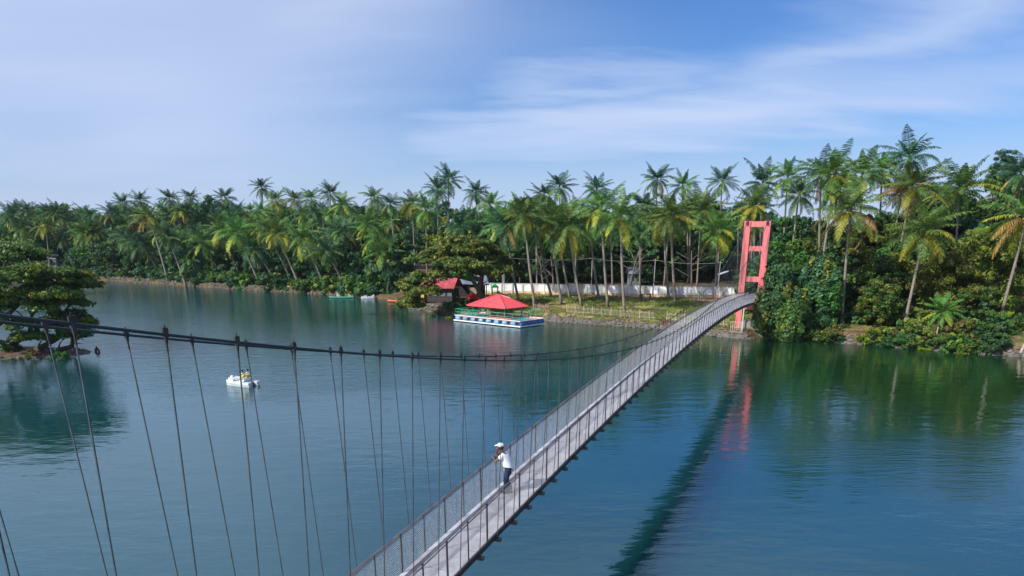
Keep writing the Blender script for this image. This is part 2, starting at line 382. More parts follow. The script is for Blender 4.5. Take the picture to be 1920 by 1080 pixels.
for sg in (-1, 1):
    b = MB()
    for s, s2 in zip(sd[:-1], sd[1:]): b.bar(bp(s, sg*(HW+.012), bz(s)-.06), bp(s2, sg*(HW+.012), bz(s2)-.06), .05, .16)
    bpart(b, 'edge_beam', M_steel)
cb = MB(); cb.bar(-BN*(HW+.16), BN*(HW+.16), .07, .09); cb.box(BN*(HW+.12)+Vector((0, 0, .03)), (.11, .09, .10), -BA); cb.box(-BN*(HW+.12)+Vector((0, 0, .03)), (.11, .09, .10), -BA)
cbm = cb.mesh('crossbeam', M_steel)
for s in ss:
    o = link('crossbeam', cbm, bridge); o.location = bp(s, 0, bz(s)-.19)-bridge.location
# main cables
def cpts(sg, o=0): return [bp(s, sg*cl_(s), cz(s)+o) for s in np.linspace(S0, 96.2, 130)]
for sg in (-1, 1):
    b = MB(); b.tube(cpts(sg), .0205, 8)
    # backstay down behind each tower
    b.tube([cpts(sg)[-1], bp(112, sg*1.3, 1.5)], .032, 6); b.tube([cpts(sg)[0], bp(-22, sg*1.3, 1.0)], .032, 6)
    cable = bpart(b, 'main_cable', M_rope, smooth=True)
# hangers with clamps: nearest as parts, the rest as one
rest = MB(); restc = MB(); cnt = 0
def hanger(s, sg, hb_, cb_):
    T = bp(s, sg*cl_(s), cz(s)); B_ = bp(s, sg*(HW+.05), bz(s)-.16)
    hb_.tube([T, B_], .0115, 5)
    k = 1.0
    cb_.box(T+Vector((0, 0, .005)), (.05, .055, .08), -BA)
    cb_.box(T+Vector((0, 0, .06)), (.025, .085, .05), -BA)
    cb_.tube([T+Vector((0, 0, .05)), T+Vector((0, 0, .12))], .012, 5)
    d = (B_-T).normalized(); cb_.tube([T-d*-.03, T+d*.07, T+d*.11, T+d*.22], [.028, .023, .015, .012], 6)
for i in range(int((96-SN0)/DN)):
    for sg, s in ((1, SN0+i*DN), (-1, SF0+i*DN)):
        if s < S0+.5 or s > 95.6: continue
        if s > -3.5 and cnt < 100:
            h = MB(); c = MB(); hanger(s, sg, h, c); cnt += 1
            ho = bpart(h, 'hanger', M_rod); bpart(c, 'clamp', M_steel, ho)
        else: hanger(s, sg, rest, rest)
bpart(rest, 'hanger_row', M_rod, kind='stuff')
# railings
for sg in (-1, 1):
    for dz_, rr, lat in ((0, .021, 0), (-.075, .017, .02)):
        b = MB(); b.tube([bp(s, sg*(HW+lat), bz(s)+HR+dz_) for s in sd], rr, 6); bpart(b, 'handrail', M_rail, smooth=True)
    b = MB(); H_ = HR-.12; step = .062; k = 0
    s = S0
    while s < 100:
        for dr in (0, 1):
            s2 = s+H_
            za, zb = (bz(s)+.03, bz(s2)+HR-.09) if dr == 0 else (bz(s)+HR-.09, bz(s2)+.03)
            p, q = bp(s, sg*HW, za), bp(s2, sg*HW, zb)
            b.tube([p, q], .0019, 3, 0, False)
        s += step
    bpart(b, 'wire_mesh', M_galv)
n_ = 0; prest = MB()
for i in range(len(ss)-1):
    s = ss[i]+DN/2
    for sg in (-1, 1):
        wd = .046 if i % 2 == 0 else .026
        tl = rnd.uniform(-.02, .02); p, q = bp(s, sg*(HW+.012), bz(s)-.1), bp(s+tl, sg*(HW+.012), bz(s)+HR)
        if n_ < 100 and s > -3.5:
            b = MB(); b.bar(p, q, wd, .035, 0, BU); bpart(b, 'railing_post', M_steel); n_ += 1
        else: prest.bar(p, q, wd, .035, 0, BU)
bpart(prest, 'railing_post_row', M_steel, kind='stuff')
def tower(sT, sB, zbase, near):
    root = empty('tower', label=None); root.parent = bridge; root.location = -bridge.location
    ct = cl_(sT)
    for sg in (-1, 1):
        b = MB(); zt = cz(sT)+.05
        top = bp(sT, sg*(ct-.02), zt); zb = zbase[0 if sg < 0 else 1]; bot = bp(sB, sg*(ct-.02), zb)
        b.bar(bot, top, .74, .80, 0, BU)
        bpart(b, 'leg', M_pink, root)
        c = MB(); c.box(top+Vector((0, 0, .10)), (.34, .6, .2), -BA)
        for k in (-1, 0, 1):
            c.tube([top+BU*k*.24+Vector((0, 0, .1)), top+BU*k*.24+Vector((0, 0, .42))], .05, 6)
        c.box(top+Vector((0, 0, -.25))-BU*.43, (.3, .08, .4), -BA)
        bpart(c, 'cable_saddle', M_steel, root)
    for z, h in ((cz(sT)-.30, .62), (10.9, .58), (7.25, .62), (3.8, .62)):
        k = (z-zbase[0])/(cz(sT)-zbase[0]); s = sB+(sT-sB)*k
        b = MB(); b.bar(bp(s, -ct+.34, z), bp(s, ct-.34, z), .5, h); bpart(b, 'crossbeam', M_pink, root)
    return root
tw = tower(96.2, 97.7, (.6, 1.9), False)
tn = tower(-8.2, -8.2, (-1, -1), True)
# street light on the tower
lo_ = MB(); p0 = bp(96.5, -1.5, 8.2); lo_.tube([p0, p0+Vector((-1.0, -.3, .15)), p0+Vector((-2.0, -.5, .05))], .04, 6)
o = bpart(lo_, 'lamp_arm', M_rod)
lo_ = MB(); lo_.bar(p0+Vector((-1.7, -.45, .02)), p0+Vector((-2.9, -.7, -.35)), .36, .12); bpart(lo_, 'lamp_head', mat('lamp_shell', (.62, .64, .66), .4))
# abutment
ab = MB(); ab.box(bp(98.6, 1.15, .75), (4.1, 3.0, 2.5), -BA); ab.box(bp(97.9, 1.15, 2.06), (4.3, 1.2, .12), -BA)
ab.build('abutment', M_conc, label='blackened concrete abutment block at the water edge under the pink tower', cat='abutment')
gp = MB(); gp.tube([bp(96.6, -.55, .7), bp(96.6, -.55, 4.3)], .09, 8); gp.build('drain_pipe', mat('pale_green_pipe', (.45, .6, .42), .6), label='pale green upright pipe between the legs of the pink tower', cat='pipe')
ga = MB()
for k in range(7): ga.tube([bp(95.5, -1.9+k*.25, .7), bp(95.5, -1.9+k*.25, 2.1)], .025, 5)
for z in (.8, 1.4, 2.05): ga.tube([bp(95.5, -1.95, z), bp(95.5, -.35, z)], .03, 5)
ga.build('gate', mat('weathered_bamboo', (.5, .42, .36), .8, vary=.3), label='small barred gate at the foot of the pink tower left leg', cat='gate')

# ------------------------------------------------------------------ foliage makers
def leaf_quads(P, Nn, size, aspect, rng):
    n = len(P)
    a = rng.normal(size=(n, 3)); t = np.cross(Nn, a); t /= np.linalg.norm(t, axis=1)[:, None]+1e-9
    q = np.cross(Nn, t); s = (size*rng.uniform(.45, 1.7, n))[:, None]
    V = np.stack([P-t*s, P+q*s*aspect, P+t*s, P-q*s*aspect], 1).reshape(-1, 3)
    return V, np.arange(4*n).reshape(n, 4)
def crown_mesh(name, rx, ry, rz, nclump, per, size, mats, seed, cs=.26, flat=1.0, low=-.75, dens_top=.25, aspect=.6, second=.0, jit=.24):
    rng = np.random.default_rng(seed); Ps = []; Ns = []; Ms = []
    for i in range(nclump):
        while True:
            d = rng.normal(size=3); d /= np.linalg.norm(d)
            if d[2] > low: break
        r = rng.uniform(.55, 1.0)**.6
        c = d*np.array([rx, ry, rz])*r*(1+rng.uniform(-jit, jit)); cr = cs*(rx+ry)/2*rng.uniform(.5, 1.35)
        if i % 7 == 0: c = c*1.22; cr *= .55
        n = int(per*rng.uniform(.7, 1.3)); e = rng.normal(size=(n, 3)); e /= np.linalg.norm(e, axis=1)[:, None]
        rr = cr*rng.uniform(.45, 1.08, n)**.7
        p = c+e*rr[:, None]*np.array([1, 1, .7*flat]); nn = e*1.0+np.array([0, 0, dens_top])+rng.normal(size=(n, 3))*.55
        nn /= np.linalg.norm(nn, axis=1)[:, None]
        Ps.append(p); Ns.append(nn); Ms.append(np.full(n, 1 if rng.random() < second else 0))
    P = np.concatenate(Ps); Nn = np.concatenate(Ns); V, F = leaf_quads(P, Nn, size, aspect, rng)
    return npmesh(name, V, F, mats, np.concatenate(Ms))
def limb_mesh(name, H, rx, r0, seed, m, nl=7, low=.35, lean=(0, 0)):
    rg = random.Random(seed); b = MB(); top = Vector((lean[0], lean[1], H))
    pts = [Vector((0, 0, -.4)), Vector((lean[0]*.2+rg.uniform(-.2, .2), lean[1]*.2, H*.33)), Vector((lean[0]*.6+rg.uniform(-.3, .3), lean[1]*.6, H*.66)), top]
    b.tube(pts, [r0*1.3, r0, r0*.7, r0*.3], 8)
    for i in range(nl):
        t = rg.uniform(low, .8); k = t*3; j = min(2, int(k)); p = pts[j].lerp(pts[j+1], k-j); a = rg.uniform(0, 6.28)
        e = p+Vector((math.cos(a)*rx*.75, math.sin(a)*rx*.75, H*rg.uniform(.15, .4)))
        mid = p.lerp(e, .5)+Vector((0, 0, rg.uniform(-.1, .3)))
        b.tube([p, mid, e], [r0*.5, r0*.32, r0*.1], 5)
    return b.mesh(name, m, True)
# palm crown
def palm_crown(name, seed, nf, Lf, mats, ylw=.15, brn=.08, green=0, droop=1.0):
    rg = random.Random(seed); V = []; F = []; MI = []
    def quad(a, b_, c, d, m):
        n = len(V); V.extend([tuple(a), tuple(b_), tuple(c), tuple(d)]); F.append((n, n+1, n+2, n+3)); MI.append(m)
    for i in range(nf):
        u = (i+.5)/nf; az = i*2.39996+rg.uniform(-.25, .25)
        el = R(80-u*120+rg.uniform(-12, 12)); Ln = Lf*rg.uniform(.72, 1.12)*(.72 if u < .1 else 1)
        bend = R((36+38*u+rg.uniform(-16, 24))*droop)
        q = rg.random(); m = 0
        if u > .72: m = 2 if q < brn*3.2 else (1 if q < brn*3.2+ylw*2.6 else 0)
        elif u > .45: m = 1 if q < ylw*.9 else 0
        out = Vector((math.cos(az), math.sin(az), 0)); side = Vector((-math.sin(az), math.cos(az), 0))
        side = (side+Vector((0, 0, rg.uniform(-.25, .25)))).normalized()
        P = Vector((0, 0, .1)); ns = 11; pts = [P.copy()]; dirs = []
        for k in range(ns):
            t = (k+.5)/ns; a = el-bend*t**1.25; d = out*math.cos(a)+Vector((0, 0, math.sin(a))); P = P+d*(Ln/ns); pts.append(P.copy()); dirs.append(d)
        for k in range(ns):
            d = dirs[k]; r1 = .05*(1-k/ns)+.012; r2 = .05*(1-(k+1)/ns)+.012
            quad(pts[k]-side*r1, pts[k]+side*r1, pts[k+1]+side*r2, pts[k+1]-side*r2, m)
            up = side.cross(d); up = up if up.z > 0 else -up
            t0 = k/ns
            if t0 < .12: continue
            npair = 3
            for j in range(npair):
                f = (j+rg.random()*.6)/npair; t = t0+f/ns; B0 = pts[k].lerp(pts[k+1], f)
                ll = Ln*.205*math.sin(math.pi*min(1, (t*.86+.13)))**.7*rg.uniform(.85, 1.12)
                for sg in (-1, 1):
                    dd = (side*sg*.86+d*.42+up*rg.uniform(-.1, .30)+Vector((0, 0, -.30))).normalized()
                    if m == 2: dd = (dd+Vector((0, 0, -.8))).normalized()
                    M_ = B0+dd*ll*.55; T = M_+(dd+Vector((0, 0, -.60))).normalized()*ll*.5; wv = d*.058
                    quad(B0-wv*.7, B0+wv*.7, M_+wv, M_-wv, m)
                    quad(M_-wv, M_+wv, T+wv*.15, T-wv*.15, m)
    return npmesh(name, np.array(V), np.array(F), mats, np.array(MI))
CR = {'g': [], 'y': [], 'd': [], 'b': []}
for k in range(6): CR['g'].append(palm_crown('palm_crown_green', 10+k, 30+k, 5.2, [M_palm, M_palmy, M_palmb], .12, .02, droop=.75+.1*k))
for k in range(5): CR['y'].append(palm_crown('palm_crown_yellow', 30+k, 30+k, 5.3, [M_palm, M_palmy, M_palmb], .24, .02, droop=.75+.1*k))
for k in range(6): CR['d'].append(palm_crown('palm_crown_deep', 50+k, 27+k, 5.0, [M_palmd, M_palm, M_palmb], .20, .02, droop=.7+.1*k))
for k in range(3): CR['b'].append(palm_crown('palm_crown_dry', 70+k, 30+k, 5.1, [M_palm, M_palmy, M_palmb], .26, .07, droop=.85+.1*k))
nb = MB(); rg = random.Random(3)
for k in range(16):
    a = k*2.4; nb.ball((math.cos(a)*rg.uniform(.2, .42), math.sin(a)*rg.uniform(.2, .42), rg.uniform(-.55, -.1)), .16, 6, 4)
NUT = nb.mesh('coconut_cluster', M_nut, True)
def palm(base, top, kind, label, group=None, nuts=False, r=.17, sc=1.0, bow=.5, name='coconut_palm'):
    o = empty(name, base, label=label, cat='palm tree', group=group)
    T = Vector(top)-Vector(base); c = Vector((T.x*(.5+bow*.25), T.y*.5, T.z*.45)); b = MB(); pts = []; rad = []
    for i in range(11):
        t = i/10; p = (c*2*t*(1-t))+T*t*t; 
        if i == 0: p = Vector((0, 0, -.4))
        pts.append(p); rad.append(r*(1.75 if i == 0 else (1.2-.42*t)))
    b.tube(pts, rad, 7); b.build('trunk', M_trunk, o, True)
    cr = link('crown', rnd.choice(CR[kind]), o); cr.location = T; cr.rotation_euler = (rnd.uniform(-.14, .14)+T.y*.0, T.x/max(6, T.z)*.35, rnd.uniform(0, 6.28)); k = sc*rnd.uniform(.93, 1.07); cr.scale = (k, k, k*rnd.uniform(.92, 1.1))
    if nuts: nn = link('coconut_cluster', NUT, o); nn.location = T
    return o
def palm_px(cx, cy, bx, by, kind, label, D=None, group=None, **kw):
    if D is None: B_ = onground(bx, by)
    else:
        B_ = atY(bx, 500, D); B_.z = ground(B_.x, D)
    return palm(B_, atY(cx, cy, B_.y+kw.pop('dy', 0)), kind, label, group, **kw)
# ------- palms standing on the lawn in front of the white wall (left to right)
G1 = 'coconut palms on the lawn in front of the white wall'
for cx, cy, bx, by, k, lab in [
    (950, 428, 973, 566, 'd', 'dark coconut palm just behind the red roof, its trunk leaning left'),
    (984, 408, 1003, 576, 'g', 'coconut palm whose dark trunk foot stands right of the floating red roof'),
    (1010, 440, 1034, 556, 'd', 'short crowned palm at the white wall, second trunk right of the red roof'),
    (1034, 412, 1053, 570, 'g', 'palm on the lawn with a strongly bowed trunk foot, third right of the red roof'),
    (1048, 436, 1069, 559, 'd', 'thin palm against the wall behind the bow-footed lawn palm'),
    (1067, 428, 1091, 574, 'y', 'lawn palm with yellow green fronds and a long left-leaning trunk'),
    (1106, 424, 1123, 560, 'd', 'dark palm at the wall just left of the thick tall lawn palm'),
    (1128, 391, 1140, 575, 'y', 'tall thick-trunked lawn palm with orange yellow lower fronds'),
    (1164, 408, 1171, 587, 'y', 'foremost lawn palm with drooping yellow fronds, rooted behind the picket fence'),
    (1245, 417, 1254, 561, 'y', 'left palm of the straight pair right of the wooden bench, yellow skirt of fronds'),
    (1258, 404, 1267, 568, 'g', 'right palm of the straight pair right of the wooden bench'),
    (1345, 436, 1343, 556, 'y', 'solitary palm with golden hanging fronds left of the pink tower')]:
    palm_px(cx, cy, bx, by, k, lab, nuts=(k != 'd'), r=.2, sc=1.06, group=None)
palm_px(1199, 440, 1201, 559, 'd', 'slim pale-trunked palm right behind the wooden bench', r=.12, sc=.8)
# ------- skyline palms behind the wall
for cx, cy, bx, D, k, sc, lab in [
    (1119, 356, 1122, 172, 'd', .95, 'palm standing above the grove behind the thick tall lawn palm'),
    (1232, 339, 1230, 165, 'd', .95, 'tall isolated skyline palm above the straight pair of lawn palms'),
    (1280, 350, 1284, 168, 'g', .9, 'skyline palm immediately right of the tall isolated one'),
    (1354, 341, 1348, 160, 'd', .95, 'round-headed skyline palm halfway between the isolated one and the pink tower'),
    (1430, 346, 1428, 150, 'd', 1.05, 'dark skyline palm directly above the pink tower'),
    (1416, 385, 1420, 140, 'g', 1.0, 'low green palm directly behind the top of the pink tower'),
    (1049, 352, 1052, 175, 'd', .95, 'skyline palm right of the round leafy tree top'),
    (1296, 398, 1294, 160, 'g', .95, 'mid height palm behind the right palm of the straight pair'),
    (1088, 398, 1092, 168, 'd', .9, 'dim palm between the yellow green lawn palm and its thick neighbour'),
    (1213, 384, 1214, 165, 'd', .42, 'tiny headed slender areca palm below the isolated skyline palm'),
    (1386, 391, 1386, 160, 'd', .42, 'tiny headed slender areca palm left of the tower top'),
    (1330, 384, 1332, 172, 'd', .8, 'half hidden palm behind the solitary golden one'),
    (1020, 366, 1020, 185, 'd', .9, 'dark palm in front of the round leafy tree top'),
    (939, 422, 944, 148, 'g', 1.0, 'bright palm rising above the right shoulder of the spreading rain tree'),
    (919, 386, 921, 178, 'b', .95, 'rusty fronded palm above the spreading rain tree'),
    (893, 362, 892, 190, 'd', .95, 'skyline palm above the crown of the spreading rain tree'),
    (841, 338, 838, 200, 'd', 1.05, 'highest palm of the tall close pair left of the rain tree, right one'),
    (820, 357, 822, 196, 'd', 1.05, 'left palm of the tall close pair left of the rain tree'),
    (798, 396, 800, 190, 'g', 1.0, 'palm with splayed fronds below the tall close pair'),
    (773, 383, 778, 205, 'y', 1.0, 'palm with arched yellowing fronds left of the tall close pair')]:
    palm_px(cx, cy, bx, None, k, lab, D=D, sc=sc, r=.15)
# ------- right bank
for cx, cy, bx, D, k, sc, lab, nuts in [
    (1477, 334, 1471, 138, 'y', .9, 'slender skyline palm with a yellow frond, first right of the tower', False),
    (1540, 332, 1547, 118, 'd', .95, 'left palm of the crossing pair of tall pale trunks on the right bank', False),
    (1566, 328, 1540, 108, 'y', 1.0, 'right palm of the crossing pair, its long pale trunk leaning right', True),
    (1617, 330, 1622, 122, 'g', 1.0, 'skyline palm right of the crossing pair on the right bank', False),
    (1705, 298, 1702, 128, 'd', 1.12, 'highest skyline palm on the right bank with star shaped fronds', False),
    (1711, 350, 1676, 108, 'b', 1.12, 'big palm with an orange brown skirt and coconuts below the highest palm', True),
    (1595, 397, 1595, 99, 'b', 1.05, 'dark crowned palm with a straight white trunk and brown skirt on the right bank', True),
    (1733, 436, 1715, 94, 'y', .98, 'palm with vivid yellow lower fronds and a slightly curved trunk near the right shore', True),
    (1800, 356, 1804, 112, 'g', 1.08, 'wide crowned palm above the olive thicket at right', True),
    (1914, 326, 1918, 112, 'd', .95, 'skyline palm cut by the right edge of the picture', False),
    (1926, 408, 1896, 94, 'b', 1.1, 'palm at the right edge with orange dry skirt above the olive thicket', True),
    (1654, 322, 1660, 126, 'g', .9, 'skyline palm tucked left of the highest palm', False),
    (1760, 372, 1764, 120, 'g', .85, 'small palm behind the yellow fronded palm on the right', False)]:
    palm_px(cx, cy, bx, None, k, lab, D=D, sc=sc, r=.17, nuts=nuts)
palm_px(1768, 584, 1757, 651, 'y', 'short young palm growing at the very water edge on the right bank', r=.13, sc=.62, nuts=False)
# ------- left bank, leaning over the water
for cx, cy, bx, by, k, lab in [
    (280, 407, 315, 527, 'b', 'leftmost leaning shore palm with an orange brown head over the brown leaved tree'),
    (315, 446, 348, 531, 'd', 'leaning shore palm with dark crown right of the brown leaved tree'),
    (381, 457, 421, 538, 'y', 'leaning shore palm with yellow frond tips above the left bank rocks'),
    (444, 437, 487, 541, 'y', 'tallest leaning shore palm in the left third with yellow skirt'),
    (478, 470, 523, 543, 'd', 'low leaning palm on the bank left of the orange canoe'),
    (517, 438, 563, 545, 'g', 'long leaning palm whose trunk foot stands next to the orange canoe'),
    (571, 450, 611, 548, 'y', 'leaning palm with a big shaggy crown right of the orange canoe'),
    (612, 470, 650, 548, 'd', 'leaning palm over the low stone wall on the left bank'),
    (717, 474, 727, 546, 'y', 'low wide crowned palm behind the moored white pedal boat'),
    (356, 487, 386, 535, 'd', 'small leaning palm low on the left bank')]:
    palm_px(cx, cy, bx, by, k, lab, r=.2, sc=1.06, bow=-.5)
for cx, cy, bx, D, k, lab in [
    (341, 398, 386, 240, 'b', 'leaning palm with brown head in the middle row of the left grove'),
    (393, 400, 402, 250, 'd', 'dark round palm in the middle row left of the yellow headed one'),
    (422, 372, 424, 265, 'd', 'left skyline palm standing between two lower ones on the far bank'),
    (491, 352, 494, 268, 'd', 'highest skyline palm over the left third of the far bank'),
    (517, 376, 520, 262, 'b', 'skyline palm with a brown skirt right of the highest left one'),
    (552, 375, 554, 258, 'b', 'rusty skyline palm with a thin trunk over the left grove'),
    (584, 374, 588, 262, 'g', 'green skyline palm right of the rusty one'),
    (619, 363, 622, 262, 'd', 'high dark skyline palm left of the centre of the far bank'),
    (643, 384, 672, 236, 'y', 'big palm with left leaning trunk and golden skirt in the upper left grove'),
    (680, 408, 689, 232, 'd', 'dark palm with straight white trunk mid grove'),
    (732, 384, 744, 225, 'd', 'broad dark palm with leaning trunk left of the arched yellowing one'),
    (702, 372, 704, 245, 'g', 'skyline palm behind the broad dark one'),
    (230, 382, 231, 262, 'd', 'lone small skyline palm rising clear above the left treetops'),
    (263, 377, 265, 270, 'd', 'skyline palm next right of the lone small one on the left'),
    (318, 374, 318, 268, 'd', 'spiky black green skyline palm over the brown leaved tree'),
    (357, 371, 357, 275, 'd', 'small skyline palm between the spiky one and the twin heads'),
    (115, 405, 120, 250, 'g', 'palm above the island tree in the far left grove'),
    (85, 424, 92, 235, 'b', 'orange brown dying palm above the island tree'),
    (211, 402, 219, 245, 'd', 'far left palm with thin curved trunk'),
    (226, 450, 234, 230, 'g', 'low palm with hanging pale fronds on the far left bank'),
    (52, 398, 55, 262, 'd', 'dark palm near the left edge above the island tree'),
    (160, 440, 168, 232, 'g', 'low palm right above the right tip of the island tree')]:
    palm_px(cx, cy, bx, None, k, lab, D=D, r=.17, sc=1.04)
# ------- grove palms nobody can tell apart
rf = random.Random(21)
ORD = 'first second third fourth fifth sixth seventh eighth ninth tenth eleventh twelfth thirteenth fourteenth fifteenth sixteenth seventeenth eighteenth'.split()
def nth(label, i, n):
    return label if n > 16 else (label+(', leftmost of them' if i == 0 else ', rightmost of them' if i == n-1 else ', %s from the left' % ORD[i]))
def shoreY(px):
    P = at(px, 560, 0); a = math.atan2(P.x, P.y); return float(np.interp(a, PA, PR))*math.cos(a)
def fill(n, x0, x1, D0, D1, z0, z1, kinds, label, group, lean=-1.0, sc=1.0):
    for i in range(n):
        px = x0+(x1-x0)*(i+rf.random())/n; D = rf.uniform(D0, D1); D = D if D0 > 60 else shoreY(px)+D; B_ = atY(px, 500, D); B_.z = ground(B_.x, D)
        h = rf.uniform(z0, z1); T = Vector((B_.x+lean*rf.uniform(-.4, 3.2), D+rf.uniform(-1.5, 1.5), h))
        palm(B_, T, rf.choice(kinds), nth(label, i, n), group, r=.16, sc=sc*rf.uniform(.78, 1.08), bow=-.4)
fill(38, -40, 740, 8, 24, 8.5, 14.5, 'ddgyg', 'coconut palm packed into the front rows of the grove on the far left bank', 'palms in the front rows of the far left grove', -1.6)
fill(38, -40, 800, 236, 262, 14, 19, 'ddgb', 'coconut palm packed into the middle rows of the grove on the far left bank', 'palms in the middle rows of the far left grove', -.8)
fill(32, -40, 860, 266, 300, 17, 20.5, 'dddg', 'dark coconut palm at the back of the grove on the far left bank', 'palms at the back of the far left grove', -.3)
fill(26, 860, 1430, 149, 176, 11, 17.5, 'dddg', 'dim coconut palm in the shade behind the white wall', 'palms behind the white wall', -.4)
fill(9, 1470, 1940, 118, 135, 14, 19, 'dgg', 'coconut palm half buried in the right bank thicket', 'palms half buried in the right bank thicket', -.3)

# ------------------------------------------------------------------ broad leaved trees
def variant(key, rx, rz, H, ncl, per, size, mats, seed, **kw):
    return dict(c=crown_mesh('crown_'+key, rx, rx, rz, ncl, per, size, mats, seed, **kw), t=limb_mesh('trunk_'+key, H, rx, .05*H**.8+.05, seed, M_bark), H=H, rx=rx)
TV = {
 'far_green': [variant('a%d' % i, 4.8, 4.6, 4.6, 62, 85, .34, [M_leaf, M_leafd], 100+i, second=.3) for i in range(3)],
 'far_deep': [variant('b%d' % i, 5.0, 5.0, 4.8, 62, 85, .34, [M_leafd, M_leaf], 120+i, second=.25) for i in range(3)],
 'near_green': [variant('c%d' % i, 4.3, 4.3, 4.6, 95, 170, .19, [M_leaf, M_leafo], 140+i, second=.3, cs=.22) for i in range(3)],
 'near_deep': [variant('d%d' % i, 4.3, 4.6, 4.6, 95, 170, .19, [M_leafd, M_leaf], 160+i, second=.35, cs=.22) for i in range(2)],
 'near_olive': [variant('e%d' % i, 4.2, 4.4, 4.6, 100, 170, .16, [M_leafo, M_leafy], 180+i, second=.24, cs=.21) for i in range(2)],
 'lime': [variant('f%d' % i, 3.2, 2.2, 3.5, 50, 130, .18, [M_leafy, M_leaf], 200+i, second=.3, cs=.24) for i in range(1)],
 'brown': [variant('g%d' % i, 4.0, 5.5, 8.5, 60, 75, .26, [M_leafb, M_leafo], 210+i, second=.3, cs=.2) for i in range(1)],
}
BV = {
 'green': [crown_mesh('bush_green', 2.0, 2.0, 1.5, 26, 110, .16, [M_leaf, M_leafy], 300, second=.2, cs=.3), crown_mesh('bush_green_b', 2.4, 2.0, 1.3, 26, 110, .16, [M_leaf, M_leafo], 301, second=.3, cs=.3)],
 'deep': [crown_mesh('bush_deep', 2.2, 2.2, 1.7, 26, 110, .18, [M_leafd, M_leaf], 302, second=.3, cs=.3)],
 'lime': [crown_mesh('bush_lime', 2.2, 2.0, 1.5, 28, 120, .15, [M_leafy, M_leaf], 303, second=.25, cs=.28)],
 'olive': [crown_mesh('bush_olive', 2.2, 2.0, 1.5, 28, 120, .15, [M_leafo, M_leafb], 304, second=.3, cs=.28)],
}
def tree(x, y, kind, sc, label, group=None, zs=1.0, name='broadleaf_tree'):
    v = rnd.choice(TV[kind]); o = empty(name, (x, y, ground(x, y)), rnd.uniform(0, 6.28), label=label, cat='tree', group=group); o.scale = (sc, sc, sc*zs)
    link('trunk', v['t'], o); c = link('crown', v['c'], o); c.location = (0, 0, v['H']); return o
def tree_px(px, D, kind, sc, label, group=None, zs=1.0, **kw):
    P = atY(px, 500, D); return tree(P.x, D, kind, sc, label, group, zs, **kw)
def bush(x, y, kind, sc, label, group=None, zs=1.0, z=None):
    o = link('bush', rnd.choice(BV[kind]), label=label, cat='bush', group=group)
    o.location = (x, y, (ground(x, y) if z is None else z)+.5*sc*zs); o.rotation_euler = (0, 0, rnd.uniform(0, 6.28)); o.scale = (sc, sc*rnd.uniform(.8, 1.1), sc*zs); return o
def bush_px(px, py, kind, sc, label, group=None, zs=1.0):
    P = onground(px, py); return bush(P.x, P.y, kind, sc, label, group, zs)
def shoreY(px):
    P = at(px, 560, 0); a = math.atan2(P.x, P.y); return float(np.interp(a, PA, PR))*math.cos(a)
def wood(n, x0, x1, D0, D1, kinds, s0, s1, label, group, zs=1.0):
    for i in range(n):
        px_ = x0+(x1-x0)*(i+rf.random())/n; D_ = rf.uniform(D0, D1)
        tree_px(px_, D_ if D0 > 60 else shoreY(px_)+D_, rf.choice(kinds), rf.uniform(s0, s1), nth(label, i, n), group, zs)
wood(28, -60, 745, 9, 17, ['far_green', 'far_deep', 'far_deep'], .55, .85, 'low leafy tree filling the front of the far left grove under the palms', 'leafy trees under the palms of the far left grove')
wood(16, 330, 760, 20, 34, ['far_deep', 'far_green', 'far_deep'], .8, 1.1, 'leafy tree behind the shore row of the far left grove', 'leafy trees behind the shore row of the far left grove')
wood(24, -60, 800, 240, 252, ['far_deep', 'far_deep', 'far_green'], 1.05, 1.3, 'dark leafy tree in the middle depth of the far left grove', 'leafy trees in the middle of the far left grove')
wood(22, -80, 900, 268, 296, ['far_deep', 'far_green'], 1.6, 1.8, 'leafy tree at the back of the far left grove closing the view between palms', 'leafy trees at the back of the far left grove')
wood(16, 880, 1440, 163, 172, ['far_deep'], .85, 1.1, 'dark leafy tree behind the white wall', 'leafy trees just behind the white wall')
wood(14, 860, 1460, 178, 196, ['far_deep', 'far_deep', 'far_green'], 1.25, 1.55, 'tall leafy tree at the back behind the white wall', 'leafy trees closing the grove behind the white wall')
wood(10, 1450, 1970, 116, 130, ['near_deep', 'near_green'], 1.1, 1.4, 'tall leafy tree at the back of the right bank thicket', 'leafy trees at the back of the right bank thicket')
